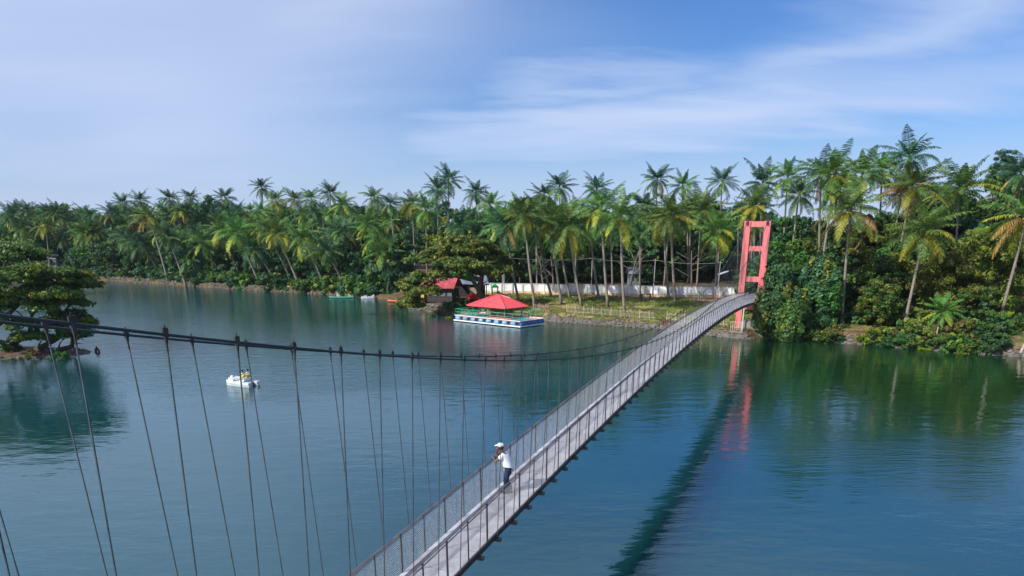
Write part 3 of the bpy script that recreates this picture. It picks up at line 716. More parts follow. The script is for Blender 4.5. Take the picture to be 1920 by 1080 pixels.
for px, D, k, sc, zs, lab in [
    (1206, 157, 'far_deep', .42, 1.0, 'little dark tree in front of the blue sheeted shed'),
    (985, 185, 'far_green', 1.55, 1.15, 'tall round-topped leafy tree rising above the palms right of the rain tree'),
    (770, 214, 'far_deep', .95, 1.0, 'leafy tree half hiding the white house above the kayaks'),
    (265, 224, 'brown', 1.0, 1.0, 'brown leaved half dry tree on the far left bank'),
    (205, 224, 'far_deep', .8, .8, 'bushy deep green tree overhanging the far left shore'),
    (838, 185, 'lime', 1.3, 1.5, 'lime yellow tree glowing behind the rain tree'),
    (1450, 103, 'near_deep', .95, 1.0, 'dark tree right behind the pink tower'),
    (1500, 112, 'near_green', 1.15, .95, 'green tree behind the vine covered tree'),
    (1560, 105, 'near_deep', .95, .9, 'dark tree between the crossing palms and the shore'),
    (1640, 104, 'near_green', .9, .95, 'mid green tree between the white trunked palm and the yellow fronded one'),
    (1665, 96, 'near_green', .62, .95, 'smaller green tree in front of the thicket over the lime bush'),
    (1700, 110, 'near_green', 1.15, 1.0, 'large green tree behind the yellow fronded palm'),
    (1790, 97, 'near_olive', .95, 1.05, 'olive leaved tree behind the young water edge palm'),
    (1850, 100, 'near_olive', 1.15, 1.1, 'biggest olive tree of the right thicket'),
    (1840, 93, 'near_green', .6, .9, 'dark low tree by the dirt path at the right'),
    (1910, 104, 'near_olive', 1.1, 1.0, 'olive tree under the palm at the right edge'),
    (1760, 118, 'near_deep', 1.5, 1.0, 'tall dark tree behind the olive thicket'),
    (1880, 118, 'near_green', 1.55, 1.1, 'tall green tree at the back right below the skyline palms')]:
    tree_px(px, D, k, sc, lab, zs=zs)
# casuarina
P = atY(1842, 500, 118)
fe = crown_mesh('feathery_crown', 1.7, 1.7, 3.4, 60, 150, .22, [M_leafd], 333, cs=.26, aspect=.10, jit=.3)
o = empty('casuarina_tree', (P.x, 118, ground(P.x, 118)-1.5), label='thin feathery tree poking above the right skyline between two palms', cat='tree')
link('trunk', limb_mesh('casuarina_trunk', 19, 2, .25, 5, M_bark, 8, .6), o); c = link('crown', fe, o); c.location = (0, 0, 18.5)
# vine-covered tree: drapery reaching the ground
def vine_tree(px, D, H, rx, mats, seed, label):
    P = atY(px, 500, D); z0 = ground(P.x, D); rng = np.random.default_rng(seed); Ps = []; Ns = []; Ms = []
    for i in range(150):
        a = rng.uniform(0, 6.28); h = rng.uniform(.0, 1.0); r = rx*(1.0-.30*h if h > .3 else .45+.83*h)*(.70+.22*math.sin(3*a+seed)+.30*rng.random())
        if h > .85: r *= rng.uniform(.2, 1)
        if i % 5 == 0: r *= 1.3
        dxl = (1-h/.35)*1.3 if (h < .35 and seed == 5) else 0
        c = np.array([r*math.cos(a)+dxl, r*math.sin(a)*.9, h*H]); cr = rng.uniform(.25, 1.2)*(.6 if i % 5 == 0 else 1); n = int(150*cr+20); Ms.append(np.full(n, int(rng.choice([0, 0, 0, 1, 2]))))
        e = rng.normal(size=(n, 3)); e /= np.linalg.norm(e, axis=1)[:, None]; p = c+e*np.array([cr*.85, cr*.85, cr*1.6])*rng.uniform(.5, 1, (n, 1))
        p[:, 2] = np.maximum(p[:, 2], .1)
        nn = e+np.array([math.cos(a), math.sin(a), .4])*.7+rng.normal(size=(n, 3))*.5; nn /= np.linalg.norm(nn, axis=1)[:, None]; Ps.append(p); Ns.append(nn)
    V, F = leaf_quads(np.concatenate(Ps), np.concatenate(Ns), .17, .65, rng)
    o = empty('vine_covered_tree', (P.x, D, z0), label=label, cat='tree')
    link('crown', npmesh('vine_crown', V, F, mats, np.concatenate(Ms)), o); link('trunk', limb_mesh('vine_trunk', H*.9, rx*.8, .3, seed, M_bark), o)
vine_tree(1463, 96.0, 9.4, 2.0, [M_leafd, M_leaf, M_leafo], 5, 'tall tree smothered in dark creepers hiding the right leg of the pink tower')
vine_tree(1500, 95.0, 6.2, 2.3, [M_leaf, M_leafy, M_leafd], 8, 'creeper covered mound of bright green leaves at the shore right of the tower')
vine_tree(1545, 99.0, 8.0, 2.6, [M_leafd, M_leafo, M_leaf], 11, 'creeper draped dark tree next to the bright green mound')
# ------- rain tree over the boat house
def spreading(name, root, tips, crown_blobs, leaf, size, per, mats, seed, label, r0, flat=.5, extra=None, second=.2):
    rng = np.random.default_rng(seed); Ps = []; Ns = []; Ms = []
    for (bx, by, bz_, rx, ry, rz, n) in crown_blobs:
        for i in range(n):
            d = rng.normal(size=3); d /= np.linalg.norm(d); d[2] = abs(d[2])*1.0-.15
            c = np.array([bx, by, bz_])+d*np.array([rx, ry, rz])*rng.uniform(.75, 1.05); cr = rng.uniform(.5, 1.1)
            e = rng.normal(size=(per, 3)); e /= np.linalg.norm(e, axis=1)[:, None]; p = c+e*np.array([cr*1.25, cr*1.25, cr*flat])*rng.uniform(.4, 1, (per, 1))
            nn = e*.8+np.array([0, 0, .5])+rng.normal(size=(per, 3))*.5; nn /= np.linalg.norm(nn, axis=1)[:, None]; Ps.append(p); Ns.append(nn); Ms.append(np.full(per, int(rng.random() < second)))
    V, F = leaf_quads(np.concatenate(Ps), np.concatenate(Ns), size, .6, rng)
    o = empty(name, root, label=label, cat='tree'); link('crown', npmesh(name+'_leaves', V, F, mats, np.concatenate(Ms)), o)
    b = MB()
    for tr in tips:
        b.tube([Vector(p) for p in tr], [r0*(1-.8*i/(len(tr)-1)) for i in range(len(tr))], 7)
        for k in range(1, len(tr)):
            for q in range(3):
                p = Vector(tr[k-1]).lerp(Vector(tr[k]), rnd.random()); e = p+Vector((rnd.uniform(-2.6, 2.6), rnd.uniform(-2, 2), rnd.uniform(.5, 2)))
                b.tube([p, p.lerp(e, .5)+Vector((0, 0, .3)), e], [r0*.3, r0*.2, r0*.06], 5)
    b.build('trunk', M_bark, o, True); return o
Pr = onground(914, 578); zr = Pr.z
def rel(px, py, dy=0):
    P = atY(px, py, Pr.y+dy); return (P.x-Pr.x, P.y-Pr.y, P.z-zr)
blobs = []
for px, py, dy, rx, rz, n in [(868, 470, 0, 5.0, 3.0, 60), (820, 495, -1, 4.8, 2.8, 54), (785, 540, -2, 3.2, 2.8, 36), (905, 492, 3, 4.8, 2.6, 46), (925, 510, 0, 3.0, 1.6, 22), (850, 520, -4, 3.8, 1.8, 30), (772, 572, -2, 2.0, 1.6, 22), (795, 548, -4, 2.4, 1.2, 14), (870, 500, -5, 3.2, 1.6, 24), (840, 470, 3, 3.6, 2.0, 24), (905, 470, 2, 3.0, 1.8, 20)]:
    x, y, z = rel(px, py, dy); blobs.append((x, y, z, rx, rx*.8, rz, n))
tips = [[(0, 0, -.4), rel(898, 545), rel(880, 515), rel(850, 490, -1)], [rel(898, 545), rel(905, 510), rel(915, 480, 2)], [rel(885, 522), rel(850, 515, -3), rel(810, 520, -2), rel(790, 540, -2)]]
spreading('rain_tree', Pr, tips, blobs, None, .19, 150, [M_leafo, M_leaf], 44, 'broad spreading rain tree with olive crown leaning over the maroon roofed hut', .55, second=.25)
# ------- island with its tree
def isl_z(x, y):
    dx_, dy_ = x+71, y-84.5; k = (dx_/22.5)**2+(dy_/6.2)**2
    return 1.0*(1-k)*.95 if k < 1 else (1-k)*.8
def build_island():
    V = []; F = []; n = 48; m = 12
    for j in range(m+1):
        for i in range(n):
            a = 2*math.pi*i/n; r = j/m*1.15*(1+.07*math.sin(3*a+1)+.05*math.sin(7*a)); x = -71+22.5*r*math.cos(a); y = 84.5+6.2*r*math.sin(a)
            V.append((x, y, isl_z(x, y)+rnd.uniform(-.07, .07)))
    F = [(j*n+i, (j+1)*n+i, (j+1)*n+(i+1) % n, j*n+(i+1) % n) for j in range(m) for i in range(n)]
    link('island', npmesh('island', np.array(V), np.array(F), mat('island_earth', (.10, .062, .04), .95, vary=.5, scale=.8, bump=.6, dirt=(.07, .10, .02), dirt_amt=.8), smooth=True), kind='structure')
build_island()
rocks([Vector((-71+22.4*math.cos(a), 84.5+6.1*math.sin(a), 0)) for a in np.linspace(-2.6, .6, 26)], 170, 'island_rocks', .7, .12, .35, isl_z)
Pi = Vector((-58.5, 84.5, .7))
def reli(px, py, dy=0):
    P = atY(px, py, Pi.y+dy); return (P.x-Pi.x, P.y-Pi.y, P.z-Pi.z)
blobs = []
for px, py, dy, rx, rz, n in [(-40, 478, 2, 4.8, 1.5, 44), (20, 482, 0, 3.6, 1.5, 36), (60, 512, -2, 3.8, 1.1, 36), (112, 520, 0, 3.2, .9, 30), (150, 535, 1, 1.9, .8, 16), (0, 530, -3, 4.4, 1.4, 44), (85, 550, -2, 3.4, 1.0, 30), (125, 568, 0, 2.4, 1.0, 20), (-30, 570, 3, 4.0, 1.4, 30),
                              (-60, 560, -3, 4.0, 1.6, 34), (40, 575, -3, 3.4, 1.0, 24), (130, 596, 1, 2.0, 1.1, 20), (142, 628, 0, 1.5, 1.2, 16), (-90, 500, 0, 4.5, 1.6, 30), (5, 462, 3, 3.4, .9, 22), (162, 606, 0, 1.0, .6, 7), (60, 632, -2, 1.8, .7, 10), (10, 610, -3, 2.4, .7, 12), (90, 610, 1, 1.6, .9, 9)]:
    x, y, z = reli(px, py, dy); blobs.append((x, y, z, rx, rx*.8, rz, n))
tips = [[(-2.8, 0, -.4), reli(-5, 610), reli(30, 575), reli(70, 545), reli(110, 530)], [reli(-5, 610), reli(-20, 560), reli(0, 510), reli(20, 480)], [(-6, 1, -.4), reli(-70, 580), reli(-60, 520), reli(-40, 485)],
        [(1.0, 0, -.4), reli(55, 625), reli(60, 590), reli(90, 560)], [(4.2, .5, -.5), reli(108, 635), reli(112, 600), reli(130, 570)], [(6.2, .5, -.6), reli(135, 650), reli(138, 620), reli(150, 600)]]
spreading('island_tree', Pi, tips, blobs, None, .15, 165, [M_leafi, M_leafy], 45, 'wide layered dark green tree on the small island at the left', .34, flat=.45, second=.14)
for px, py, k, sc in ((20, 655, 'deep', .45), (60, 660, 'olive', .4), (110, 662, 'deep', .5), (-10, 650, 'green', .5)):
    P = at(px, py, .6); bush(P.x, P.y, k, sc, {20: 'low dark shrub on the island under the layered tree', 60: 'low dry olive shrub on the island bank', 110: 'dark shrub at the right tip of the island', -10: 'green shrub at the left edge on the island'}[px], z=isl_z(P.x, P.y))
# ------- bushes along the shores
for px, py, k, sc, zs, lab in [
    (1712, 636, 'lime', .95, 1.0, 'bright lime bush spilling over the right bank under the curved palm'),
    (1660, 628, 'lime', .62, .8, 'smaller lime bush left of the bright lime one'),
    (1685, 605, 'green', .9, 1.0, 'green bush behind the bright lime bush'),
    (1480, 622, 'green', .8, 1.2, 'leafy shrub at the foot of the creeper mound'),
    (1430, 607, 'deep', .45, .9, 'dark shrub beside the concrete abutment'),
    (1530, 622, 'deep', .9, 1.1, 'dark shrub under the creeper draped tree'),
    (1575, 640, 'deep', .32, .8, 'little shrub among the rocks of the right bank'),
    (1800, 645, 'olive', .95, 1.0, 'olive shrub right of the young water edge palm'),
    (1745, 640, 'olive', .6, 1.0, 'olive shrub left of the young water edge palm'),
    (1850, 650, 'deep', .9, .9, 'dark shrub overhanging the water near the dirt path'),
    (1895, 610, 'green', .8, .9, 'green shrub beyond the dirt path at the right'),
    (1620, 600, 'deep', .9, 1.0, 'dark shrub beneath the white trunked palm'),
    (820, 590, 'green', .95, 1.1, 'green shrub hanging over the water in front of the maroon roof'),
    (838, 594, 'olive', .7, 1.0, 'dusty shrub at the water in front of the hut'),
    (758, 570, 'green', .9, 1.0, 'leafy shrub at the corner of the bank behind the orange kayaks'),
    (778, 577, 'olive', .8, .9, 'shrub overhanging the water below the rain tree left skirt'),
    (865, 592, 'deep', .7, .9, 'dark shrub between the hut and the floating pavilion'),
    (850, 578, 'green', .8, .9, 'green shrub at the foot of the dark hut wall'),
    (792, 582, 'olive', .6, .7, 'pale shrub on the rubble bank under the rain tree'),
    (690, 548, 'green', 1.9, 1.35, 'round green bush above the white moored boat'),
    (738, 545, 'deep', 2.1, 1.5, 'blue green bush behind the kayaks'),
    (660, 540, 'deep', 1.5, 1.2, 'dark bush left of the round green bush'),
    (628, 549, 'lime', .5, .8, 'small yellow green bush by the low stone wall'),
    (300, 531, 'olive', .95, .9, 'yellowish bush at the water under the brown leaved tree'),
    (330, 533, 'deep', 1.1, .9, 'grey green bush at the water on the left bank'),
    (358, 534, 'deep', 1.0, .9, 'dark bush right of the grey green one on the left bank'),
    (440, 541, 'green', 1.0, .8, 'bush at the water left of the orange canoe'),
    (462, 543, 'olive', .9, .8, 'dry bush at the water between leaning palms'),
    (596, 549, 'deep', 1.2, .9, 'dark bush right of the orange canoe')]:
    bush_px(px, py, k, sc, lab, zs=zs)
for i in range(30):
    px_ = 190+i*18+rf.uniform(-8, 8); P = atY(px_, 500, shoreY(px_)+rf.uniform(1.5, 6)); bush(P.x, P.y, rf.choice(['deep', 'deep', 'green']), rf.uniform(1.0, 1.6), nth('undergrowth bush at the palm feet of the far left bank', i, 30), 'undergrowth bushes on the far left bank')
for i in range(14):
    P = onground(1440+i*35+rf.uniform(-8, 8), 600+i*2.2); bush(P.x, P.y+rf.uniform(0, 4), rf.choice(['deep', 'green', 'deep', 'olive']), rf.uniform(.9, 1.4), nth('undergrowth bush in the shade of the right bank', i, 14), 'undergrowth bushes on the right bank')
for i in range(34):
    px_ = 1468+i*13.5+rf.uniform(-5, 5)
    if 1588 < px_ < 1640 or px_ > 1905: continue
    P = atY(px_, 500, shoreY(px_)+rf.uniform(.3, 1.6)); bush(P.x, P.y, rf.choice(['deep', 'green', 'deep', 'olive', 'lime']), rf.uniform(.4, .85), 'low shrub hanging over the rocks at the waterline of the right bank', 'waterline shrubs of the right bank', rf.uniform(.6, 1.1))
# bare branching trees behind the wall
for px_, D_, h_, lab in ((1022, 147, 7.5, 'bare forked tree behind the white wall near the red roof'), (1040, 149, 6.5, 'bare leaning tree with side branches behind the white wall'), (1182, 148, 8.0, 'bare pale tree left of the slim palm behind the wall'), (1300, 147, 7.0, 'bare white-branched tree behind the wall right of the straight pair')):
    P = atY(px_, 500, D_); o = link('bare_tree', limb_mesh('bare_limbs', h_, 4.2, .16, int(px_), M_bgrey, 7, .3, (rf.uniform(-2, 2), 0)), label=lab, cat='tree'); o.location = (P.x, D_, ground(P.x, D_))
# lawn grass
def lawn():
    rng = np.random.default_rng(9); n = 42000; a = rng.uniform(-.045, .345, n); t = rng.uniform(1.2, 30, n); P = []
    for i in range(n):
        r = float(np.interp(a[i], PA, PR))+t[i]; x = r*math.sin(a[i]); y = r*math.cos(a[i]); P.append((x, y, ground(x, y)))
    P = np.array(P); keep = (np.sin(P[:, 0]*.5)+np.sin(P[:, 1]*.42+P[:, 0]*.2)+rng.normal(size=n)*.6) > -.2; P = P[keep]; n = len(P)
    h = rng.uniform(.08, .30, n)[:, None]; d = rng.normal(size=(n, 3))*.35; d[:, 2] = 1; s = rng.normal(size=(n, 3)); s[:, 2] = 0; s = s/np.linalg.norm(s, axis=1)[:, None]*.07
    V = np.stack([P-s, P+s, P+s*.2+d*h, P-s*.2+d*h], 1).reshape(-1, 3)
    link('lawn_grass', npmesh('lawn_grass', V, np.arange(4*n).reshape(n, 4), leafmat('grass_blade', (.07, .12, .02), (.20, .23, .05), (.42, .34, .14), nscale=.12)), kind='stuff')
lawn()
# ------------------------------------------------------------------ wall, fence, poles
M_wall = mat('white_wall_paint', (.86, .86, .88), .85, vary=.08, scale=1.1, dirt=(.40, .36, .33), dirt_amt=.65, stretch=(1, 1, .4))
M_wallb = mat('mud_stained_foot', (.62, .42, .26), .9, vary=.25, scale=1.2)
def wall():
    pts = [onground(x, y) for x, y in [(850, 548), (900, 549), (960, 550), (1020, 551), (1100, 553), (1180, 555), (1260, 557), (1340, 558), (1400, 560)]]
    path = [pts[0]]; step = 2.45
    for a, b_ in zip(pts[:-1], pts[1:]):
        d = (b_-a); n = max(1, round(d.length/step)); path += [a+d*(k/n) for k in range(1, n+1)]
    o = empty('boundary_wall', path[0], label='long white plastered wall with pilasters running behind the lawn', cat='wall')
    w_ = MB(); f_ = MB(); c_ = MB(); pl = MB(); O = path[0]; up = Vector((0, 0, 1))
    for a, b_ in zip(path[:-1], path[1:]):
        a = a-O; b_ = b_-O; w_.bar(a+up*1.1, b_+up*1.1, .14, 1.3, 0); f_.bar(a+up*.2, b_+up*.2, .17, .52, 0); c_.bar(a+up*1.8, b_+up*1.8, .26, .10, 0)
    w_.build('wall_panel', M_wall, o); f_.build('footing', M_wallb, o); c_.build('coping', mat('grey_coping', (.45, .45, .48), .85), o)
    for p in path[::1]:
        b1 = MB(); b1.box(p-O+Vector((0, -.12, .85)), (.24, .2, 1.86)); b1.build('pilaster', M_wall, o)
wall()
M_bam = mat('sun_bleached_bamboo', (.46, .39, .29), .8, vary=.3, scale=2)
M_bamr = mat('reddish_bamboo', (.50, .30, .26), .8, vary=.3, scale=2)
def fence(pxs, m, label):
    pts = []
    for x, t_ in pxs:
        P = at(x, 605, 0); a_ = math.atan2(P.x, P.y); r_ = float(np.interp(a_, PA, PR))+t_; x_, y_ = r_*math.sin(a_), r_*math.cos(a_); pts.append(Vector((x_, y_, ground(x_, y_))))
    o = empty('picket_fence', pts[0], label=label, cat='fence'); O = pts[0]; pk = MB(); rl = MB(); q = 0; lastpost = 0
    for a, b_ in zip(pts[:-1], pts[1:]):
        L_ = (b_-a).length; n = int(L_/.22)
        for k in range(n):
            p = a.lerp(b_, k/n)-O; g = ground(p.x+O.x, p.y+O.y)-O.z; j = rf.uniform(-.05, .05)
            pk.bar((p.x, p.y, g), (p.x+j, p.y, g+1.15+rf.uniform(-.12, .12)), .04, .02)
            if q % 7 == 0:
                b1 = MB(); b1.tube([(p.x, p.y+.04, g-.1), (p.x, p.y+.04, g+1.35)], .05, 6); b1.build('post', m, o)
            q += 1
        for h in (.35, .95):
            za = ground(a.x, a.y)-O.z; zb = ground(b_.x, b_.y)-O.z; rl.bar((a.x-O.x, a.y-O.y+.03, za+h), (b_.x-O.x, b_.y-O.y+.03, zb+h), .02, .03)
    pk.build('pickets', m, o); rl.build('rails', m, o)
fence([(1062, 3.2), (1110, 2.6), (1170, 2.3), (1228, 2.2)], M_bam, 'long pale bamboo picket fence along the rock edge of the lawn')
fence([(1250, 2.2), (1310, 2.0), (1368, 2.0)], M_bam, 'pale picket fence beneath the bridge beside the pink tower')
fence([(1000, 2.0), (1030, 2.0)], M_bamr, 'short reddish picket fence behind the right end of the floating pavilion')
M_pole = mat('concrete_pole', (.42, .42, .40), .85)
poles = []
for px, D, zt, lab in ((945, 146, 8.3, 'thin concrete pole left end of the overhead pipe behind the palms'), (1110, 150, 8.0, 'thin pole under the middle of the overhead pipe'), (1228, 152, 7.6, 'pale pole behind the wall between two palm groups'), (1350, 150, 7.2, 'pole at the right end of the overhead line near the tower')):
    P = atY(px, 500, D); g = ground(P.x, D); b = MB(); b.tube([(0, 0, -.3), (0, 0, zt-g+.3)], [.08, .06], 7); b.tube([(-.5, 0, zt-g), (.5, 0, zt-g)], .04, 5)
    o = b.build('utility_pole', M_pole, label=lab, cat='pole'); o.location = (P.x, D, g); poles.append(Vector((P.x, D, zt)))
b = MB()
for a, c in zip(poles[:-1], poles[1:]):
    b.tube([a.lerp(c, t)-Vector((0, 0, 1.6*t*(1-t))) for t in np.linspace(0, 1, 12)], .03, 5)
b.build('overhead_line', mat('pale_line', (.34, .34, .33), .7), label='pale sagging overhead line strung on poles through the palms behind the wall', cat='cable')
# blue tarp shed & items on the lawn
def shed(px, D, w_, d_, h, rz, mw, mr, label, name='shed'):
    P = atY(px, 500, D); g = ground(P.x, D); o = empty(name, (P.x, D, g), rz, label=label, cat='building')
    b = MB(); b.box((0, 0, h/2), (w_, d_, h)); b.build('wall', mw, o)
    r_ = MB(); r_.add([(-w_/2-.4, -d_/2-.4, h-.1), (w_/2+.4, -d_/2-.4, h-.1), (w_/2+.4, 0, h+1.1), (-w_/2-.4, 0, h+1.1), (w_/2+.4, d_/2+.4, h-.1), (-w_/2-.4, d_/2+.4, h-.1),
                       (-w_/2-.4, -d_/2-.4, h-.02), (w_/2+.4, -d_/2-.4, h-.02), (w_/2+.4, 0, h+1.2), (-w_/2-.4, 0, h+1.2), (w_/2+.4, d_/2+.4, h-.02), (-w_/2-.4, d_/2+.4, h-.02)],
                      [(0, 3, 2, 1), (3, 5, 4, 2), (6, 7, 8, 9), (9, 8, 10, 11), (0, 1, 7, 6), (4, 5, 11, 10), (0, 6, 9, 3), (3, 9, 11, 5), (1, 2, 8, 7), (2, 4, 10, 8)]); r_.build('roof', mr, o)
    for k in (-1, 1):
        b = MB(); b.box((k*w_*.25, -d_/2-.02, h*.55), (w_*.16, .06, h*.3)); b.build('window', mat('dark_glass', (.02, .025, .03), .2), o)
    return o
M_white = mat('white_plaster', (.72, .74, .76), .8)
shed(1213, 160, 2.6, 2.4, 2.3, .1, mat('blue_sheet', (.012, .025, .12), .6), mat('blue_roof', (.015, .03, .11), .6), 'dark blue sheeted shed behind the white wall between palms')
shed(1190, 157, 2.2, 2, 2.4, .1, mat('grey_sheet', (.16, .19, .22), .6), mat('grey_roof', (.20, .22, .26), .6), 'small grey shed left of the dark blue one behind the wall')
shed(776, 222, 4.0, 4, 5.0, .2, M_white, mat('red_brown_roof', (.35, .12, .09), .8), 'white house showing between the trees above the kayaks', 'house')
shed(96, 240, 5, 4, 3.4, .1, M_white, mat('pale_roof', (.62, .66, .68), .6), 'pale roofed house glimpsed behind the island tree', 'house')
P = onground(1211, 562); be = empty('bench', P, .1, label='small dark wooden table bench at the foot of the white wall', cat='bench')
b = MB(); b.box((0, 0, .95), (1.9, .7, .08)); b.build('seat', mat('dark_wood', (.12, .08, .06), .8), be)
for x in (-.75, .75):
    b = MB(); b.box((x, 0, .46), (.12, .55, .92)); b.build('leg', mat('dark_wood', (.12, .08, .06), .8), be)
def figure(name, loc, rz, label, joints, edges, radii, skin_mat, cat='person'):
    """one continuous skinned body; returns root mesh object"""
    me = bpy.data.meshes.new('rig'); me.from_pydata(joints, edges, [])
    o = bpy.data.objects.new('rig', me); col.objects.link(o)
    md = o.modifiers.new('skin', 'SKIN'); md.use_smooth_shade = True
    for i, v in enumerate(me.skin_vertices[0].data): v.radius = (radii[i], radii[i])
    me.skin_vertices[0].data[0].use_root = True
    sb = o.modifiers.new('sub', 'SUBSURF'); sb.levels = 2; sb.render_levels = 2
    C.view_layer.update(); dg = C.evaluated_depsgraph_get(); m2 = bpy.data.meshes.new_from_object(o.evaluated_get(dg)); bpy.data.objects.remove(o)
    m2.materials.clear(); m2.materials.append(skin_mat); m2.name = name
    for p in m2.polygons: p.use_smooth = True
    r = bpy.data.objects.new(name, m2); col.objects.link(r)
    if loc is not None: r.location = loc; r.rotation_euler = (0, 0, rz); tag(r, label, cat)
    return r
M_skin = mat('brown_skin', (.17, .075, .045), .6, vary=.06); M_shirt = mat('white_cotton', (.80, .80, .84), .85, vary=.05, scale=5, bump=.3)
M_jean = mat('dark_blue_denim', (.012, .03, .065), .85, vary=.3, scale=9); M_hair = mat('black_hair', (.012, .011, .010), .6); M_cap = mat('cream_cap', (.80, .78, .70), .85, vary=.06)
# person on the bridge: local +x faces the left railing
def bridge_person():
    s, lat = 16.2, -.31; z = bz(s); loc = bp(s, lat, z); rz = math.atan2(-BN.y, -BN.x)
    J = [(-.14, 0, .90), (-.07, 0, 1.08), (.03, 0, 1.26), (.085, 0, 1.365), (.12, 0, 1.44), (.165, 0, 1.545), (.165, 0, 1.61),
         (-.15, .10, .85), (-.08, .13, .48), (-.11, .15, .09), (.04, .17, .05),
         (-.15, -.10, .85), (-.02, -.02, .47), (-.24, .02, .09), (-.10, .05, .045),
         (.04, .19, 1.30), (.20, .30, 1.14), (.37, .20, 1.235), (.42, .02, 1.25),
         (.04, -.19, 1.30), (.26, -.30, 1.18), (.42, -.24, 1.255), (.34, -.13, 1.44), (.29, -.08, 1.51)]
    E_ = [(0, 1), (1, 2), (2, 3), (3, 4), (4, 5), (5, 6), (0, 7), (7, 8), (8, 9), (9, 10), (0, 11), (11, 12), (12, 13), (13, 14), (2, 15), (15, 16), (16, 17), (17, 18), (2, 19), (19, 20), (20, 21), (21, 22), (22, 23)]
    Rr = [.10, .105, .12, .06, .052, .092, .07, .07, .055, .04, .033, .07, .055, .04, .033, .055, .042, .036, .026, .055, .044, .038, .030, .026]
    p = figure('person', loc, rz, 'person in white shirt, jeans and cream cap leaning on the left bridge railing', J, E_, Rr, M_skin)
    def cloth(name, J, E_, R_, m):
        c = figure(name, None, 0, None, J, E_, R_, m); c.parent = p; return c
    cloth('shirt', [(-.15, 0, .72), (-.13, 0, .88), (-.07, 0, 1.06), (.03, 0, 1.25), (.08, 0, 1.35), (.04, .18, 1.29), (.13, .255, 1.20), (.04, -.18, 1.29), (.16, -.26, 1.22)], [(0, 1), (1, 2), (2, 3), (3, 4), (3, 5), (5, 6), (3, 7), (7, 8)], [.17, .18, .175, .165, .085, .10, .088, .10, .088], M_shirt)
    cloth('trousers', [(-.14, 0, .98), (-.15, .10, .84), (-.08, .13, .47), (-.11, .15, .10), (-.15, -.10, .84), (-.02, -.02, .46), (-.24, .02, .11)], [(0, 1), (1, 2), (2, 3), (0, 4), (4, 5), (5, 6)], [.15, .125, .095, .08, .125, .095, .08], M_jean)
    b = MB(); b.ball((.145, 0, 1.575), (.105, .10, .11), 10, 8); b.build('hair', M_hair, p, True)
    b = MB(); b.ball((.155, 0, 1.64), (.118, .112, .085), 12, 8); b.add([(.21, -.10, 1.64), (.21, .10, 1.64), (.36, .06, 1.605), (.36, -.06, 1.605), (.21, -.10, 1.655), (.21, .10, 1.655), (.36, .06, 1.617), (.36, -.06, 1.617)], [(0, 1, 2, 3), (4, 7, 6, 5), (0, 4, 5, 1), (1, 5, 6, 2), (2, 6, 7, 3), (3, 7, 4, 0)]); b.build('cap', M_cap, p, True)
    b = MB(); b.ball((.235, 0, 1.53), (.055, .065, .085), 8, 6); b.ball((.285, 0, 1.53), (.018, .014, .02), 6, 4); b.build('face', M_skin, p, True)
    for x, y, z_ in ((-.02, .16, .04), (-.15, .035, .04)):
        b = MB(); b.ball((x, y, z_+.01), (.14, .052, .055), 10, 6); b.build('shoe', M_hair, p, True)
    b = MB()
    for k in range(5):
        b.tube([(.42, .02-.004*k, 1.25), (.445+.006*k, -.03+.014*k, 1.245), (.46, -.06+.016*k, 1.215)], [.011, .010, .007], 5)
        b.tube([(.29, -.08, 1.51), (.275+.008*k, -.06+.006*k, 1.54), (.255+.011*k, -.035+.004*k, 1.56)], [.011, .010, .007], 5)
    b.build('fingers', M_skin, p, True); p.scale = (.96, .96, .96)
bridge_person()
# ------------------------------------------------------------------ pedal boat with two riders
M_gel = mat('white_gelcoat', (.62, .65, .65), .3, vary=.06, scale=2, dirt=(.35, .38, .38), dirt_amt=.4)
def hull_mesh(b, L_, W, H, y0=0, nose=.55, m=0, n=9):
    rows = []
    for i in range(n+1):
        t = i/n; x = (t-.5)*L_; k = 1-max(0, (t-.6)/.4)**2*nose; k2 = 1-max(0, (.1-t)/.1)*.2; w_ = W/2*k*k2; zt = H*(1+.25*max(0, (t-.6)/.4)**2)
        rows.append([(x, y0-w_, zt), (x, y0-w_*1.05, zt*.6), (x, y0-w_*.6, -.1), (x, y0+w_*.6, -.1), (x, y0+w_*1.05, zt*.6), (x, y0+w_, zt)])
    vs = [p for r in rows for p in r]; fs = []
    for i in range(n):
        for k in range(6): fs.append((i*6+k, i*6+(k+1) % 6, (i+1)*6+(k+1) % 6, (i+1)*6+k))
    fs.append((5, 4, 3, 2, 1, 0)); fs.append(tuple(n*6+k for k in range(6))); b.add(vs, fs, m)
def pedal_boat(loc, rz, label, riders=True):
    o = empty('pedal_boat', loc, rz, label=label, cat='boat')
    for y in (-.52, .52):
        b = MB(); hull_mesh(b, 2.7, .48, .38, y); b.build('hull', M_gel, o)
    b = MB(); b.box((-.1, 0, .34), (1.9, .95, .12)); b.box((.95, 0, .47), (.55, 1.0, .26), ry=-.25); b.build('deck', M_gel, o)
    b = MB(); b.box((-.42, 0, .50), (.5, 1.15, .16)); b.box((-.70, 0, .62), (.09, 1.15, .22), ry=-.2); b.build('seat', M_gel, o)
    b = MB(); b.ball((1.22, 0, .62), (.2, .2, .17), 10, 6); b.build('bow_light', M_gel, o, True)
    b = MB(); b.tube([(.35, 0, .4), (.35, 0, .72), (.25, 0, .76)], .025, 6); b.build('steering_lever', M_steel, o)
    b = MB(); b.tube([(.5, -.42, .5), (.5, .42, .5)], .03, 6)
    for y in (-.36, -.18, .18, .36): b.box((.5, y, .5+(.1 if y in (-.36, .18) else -.1)), (.12, .12, .03))
    b.build('pedals', M_steel, o); return o
rzb = R(154); Pb = at(456, 722, 0)
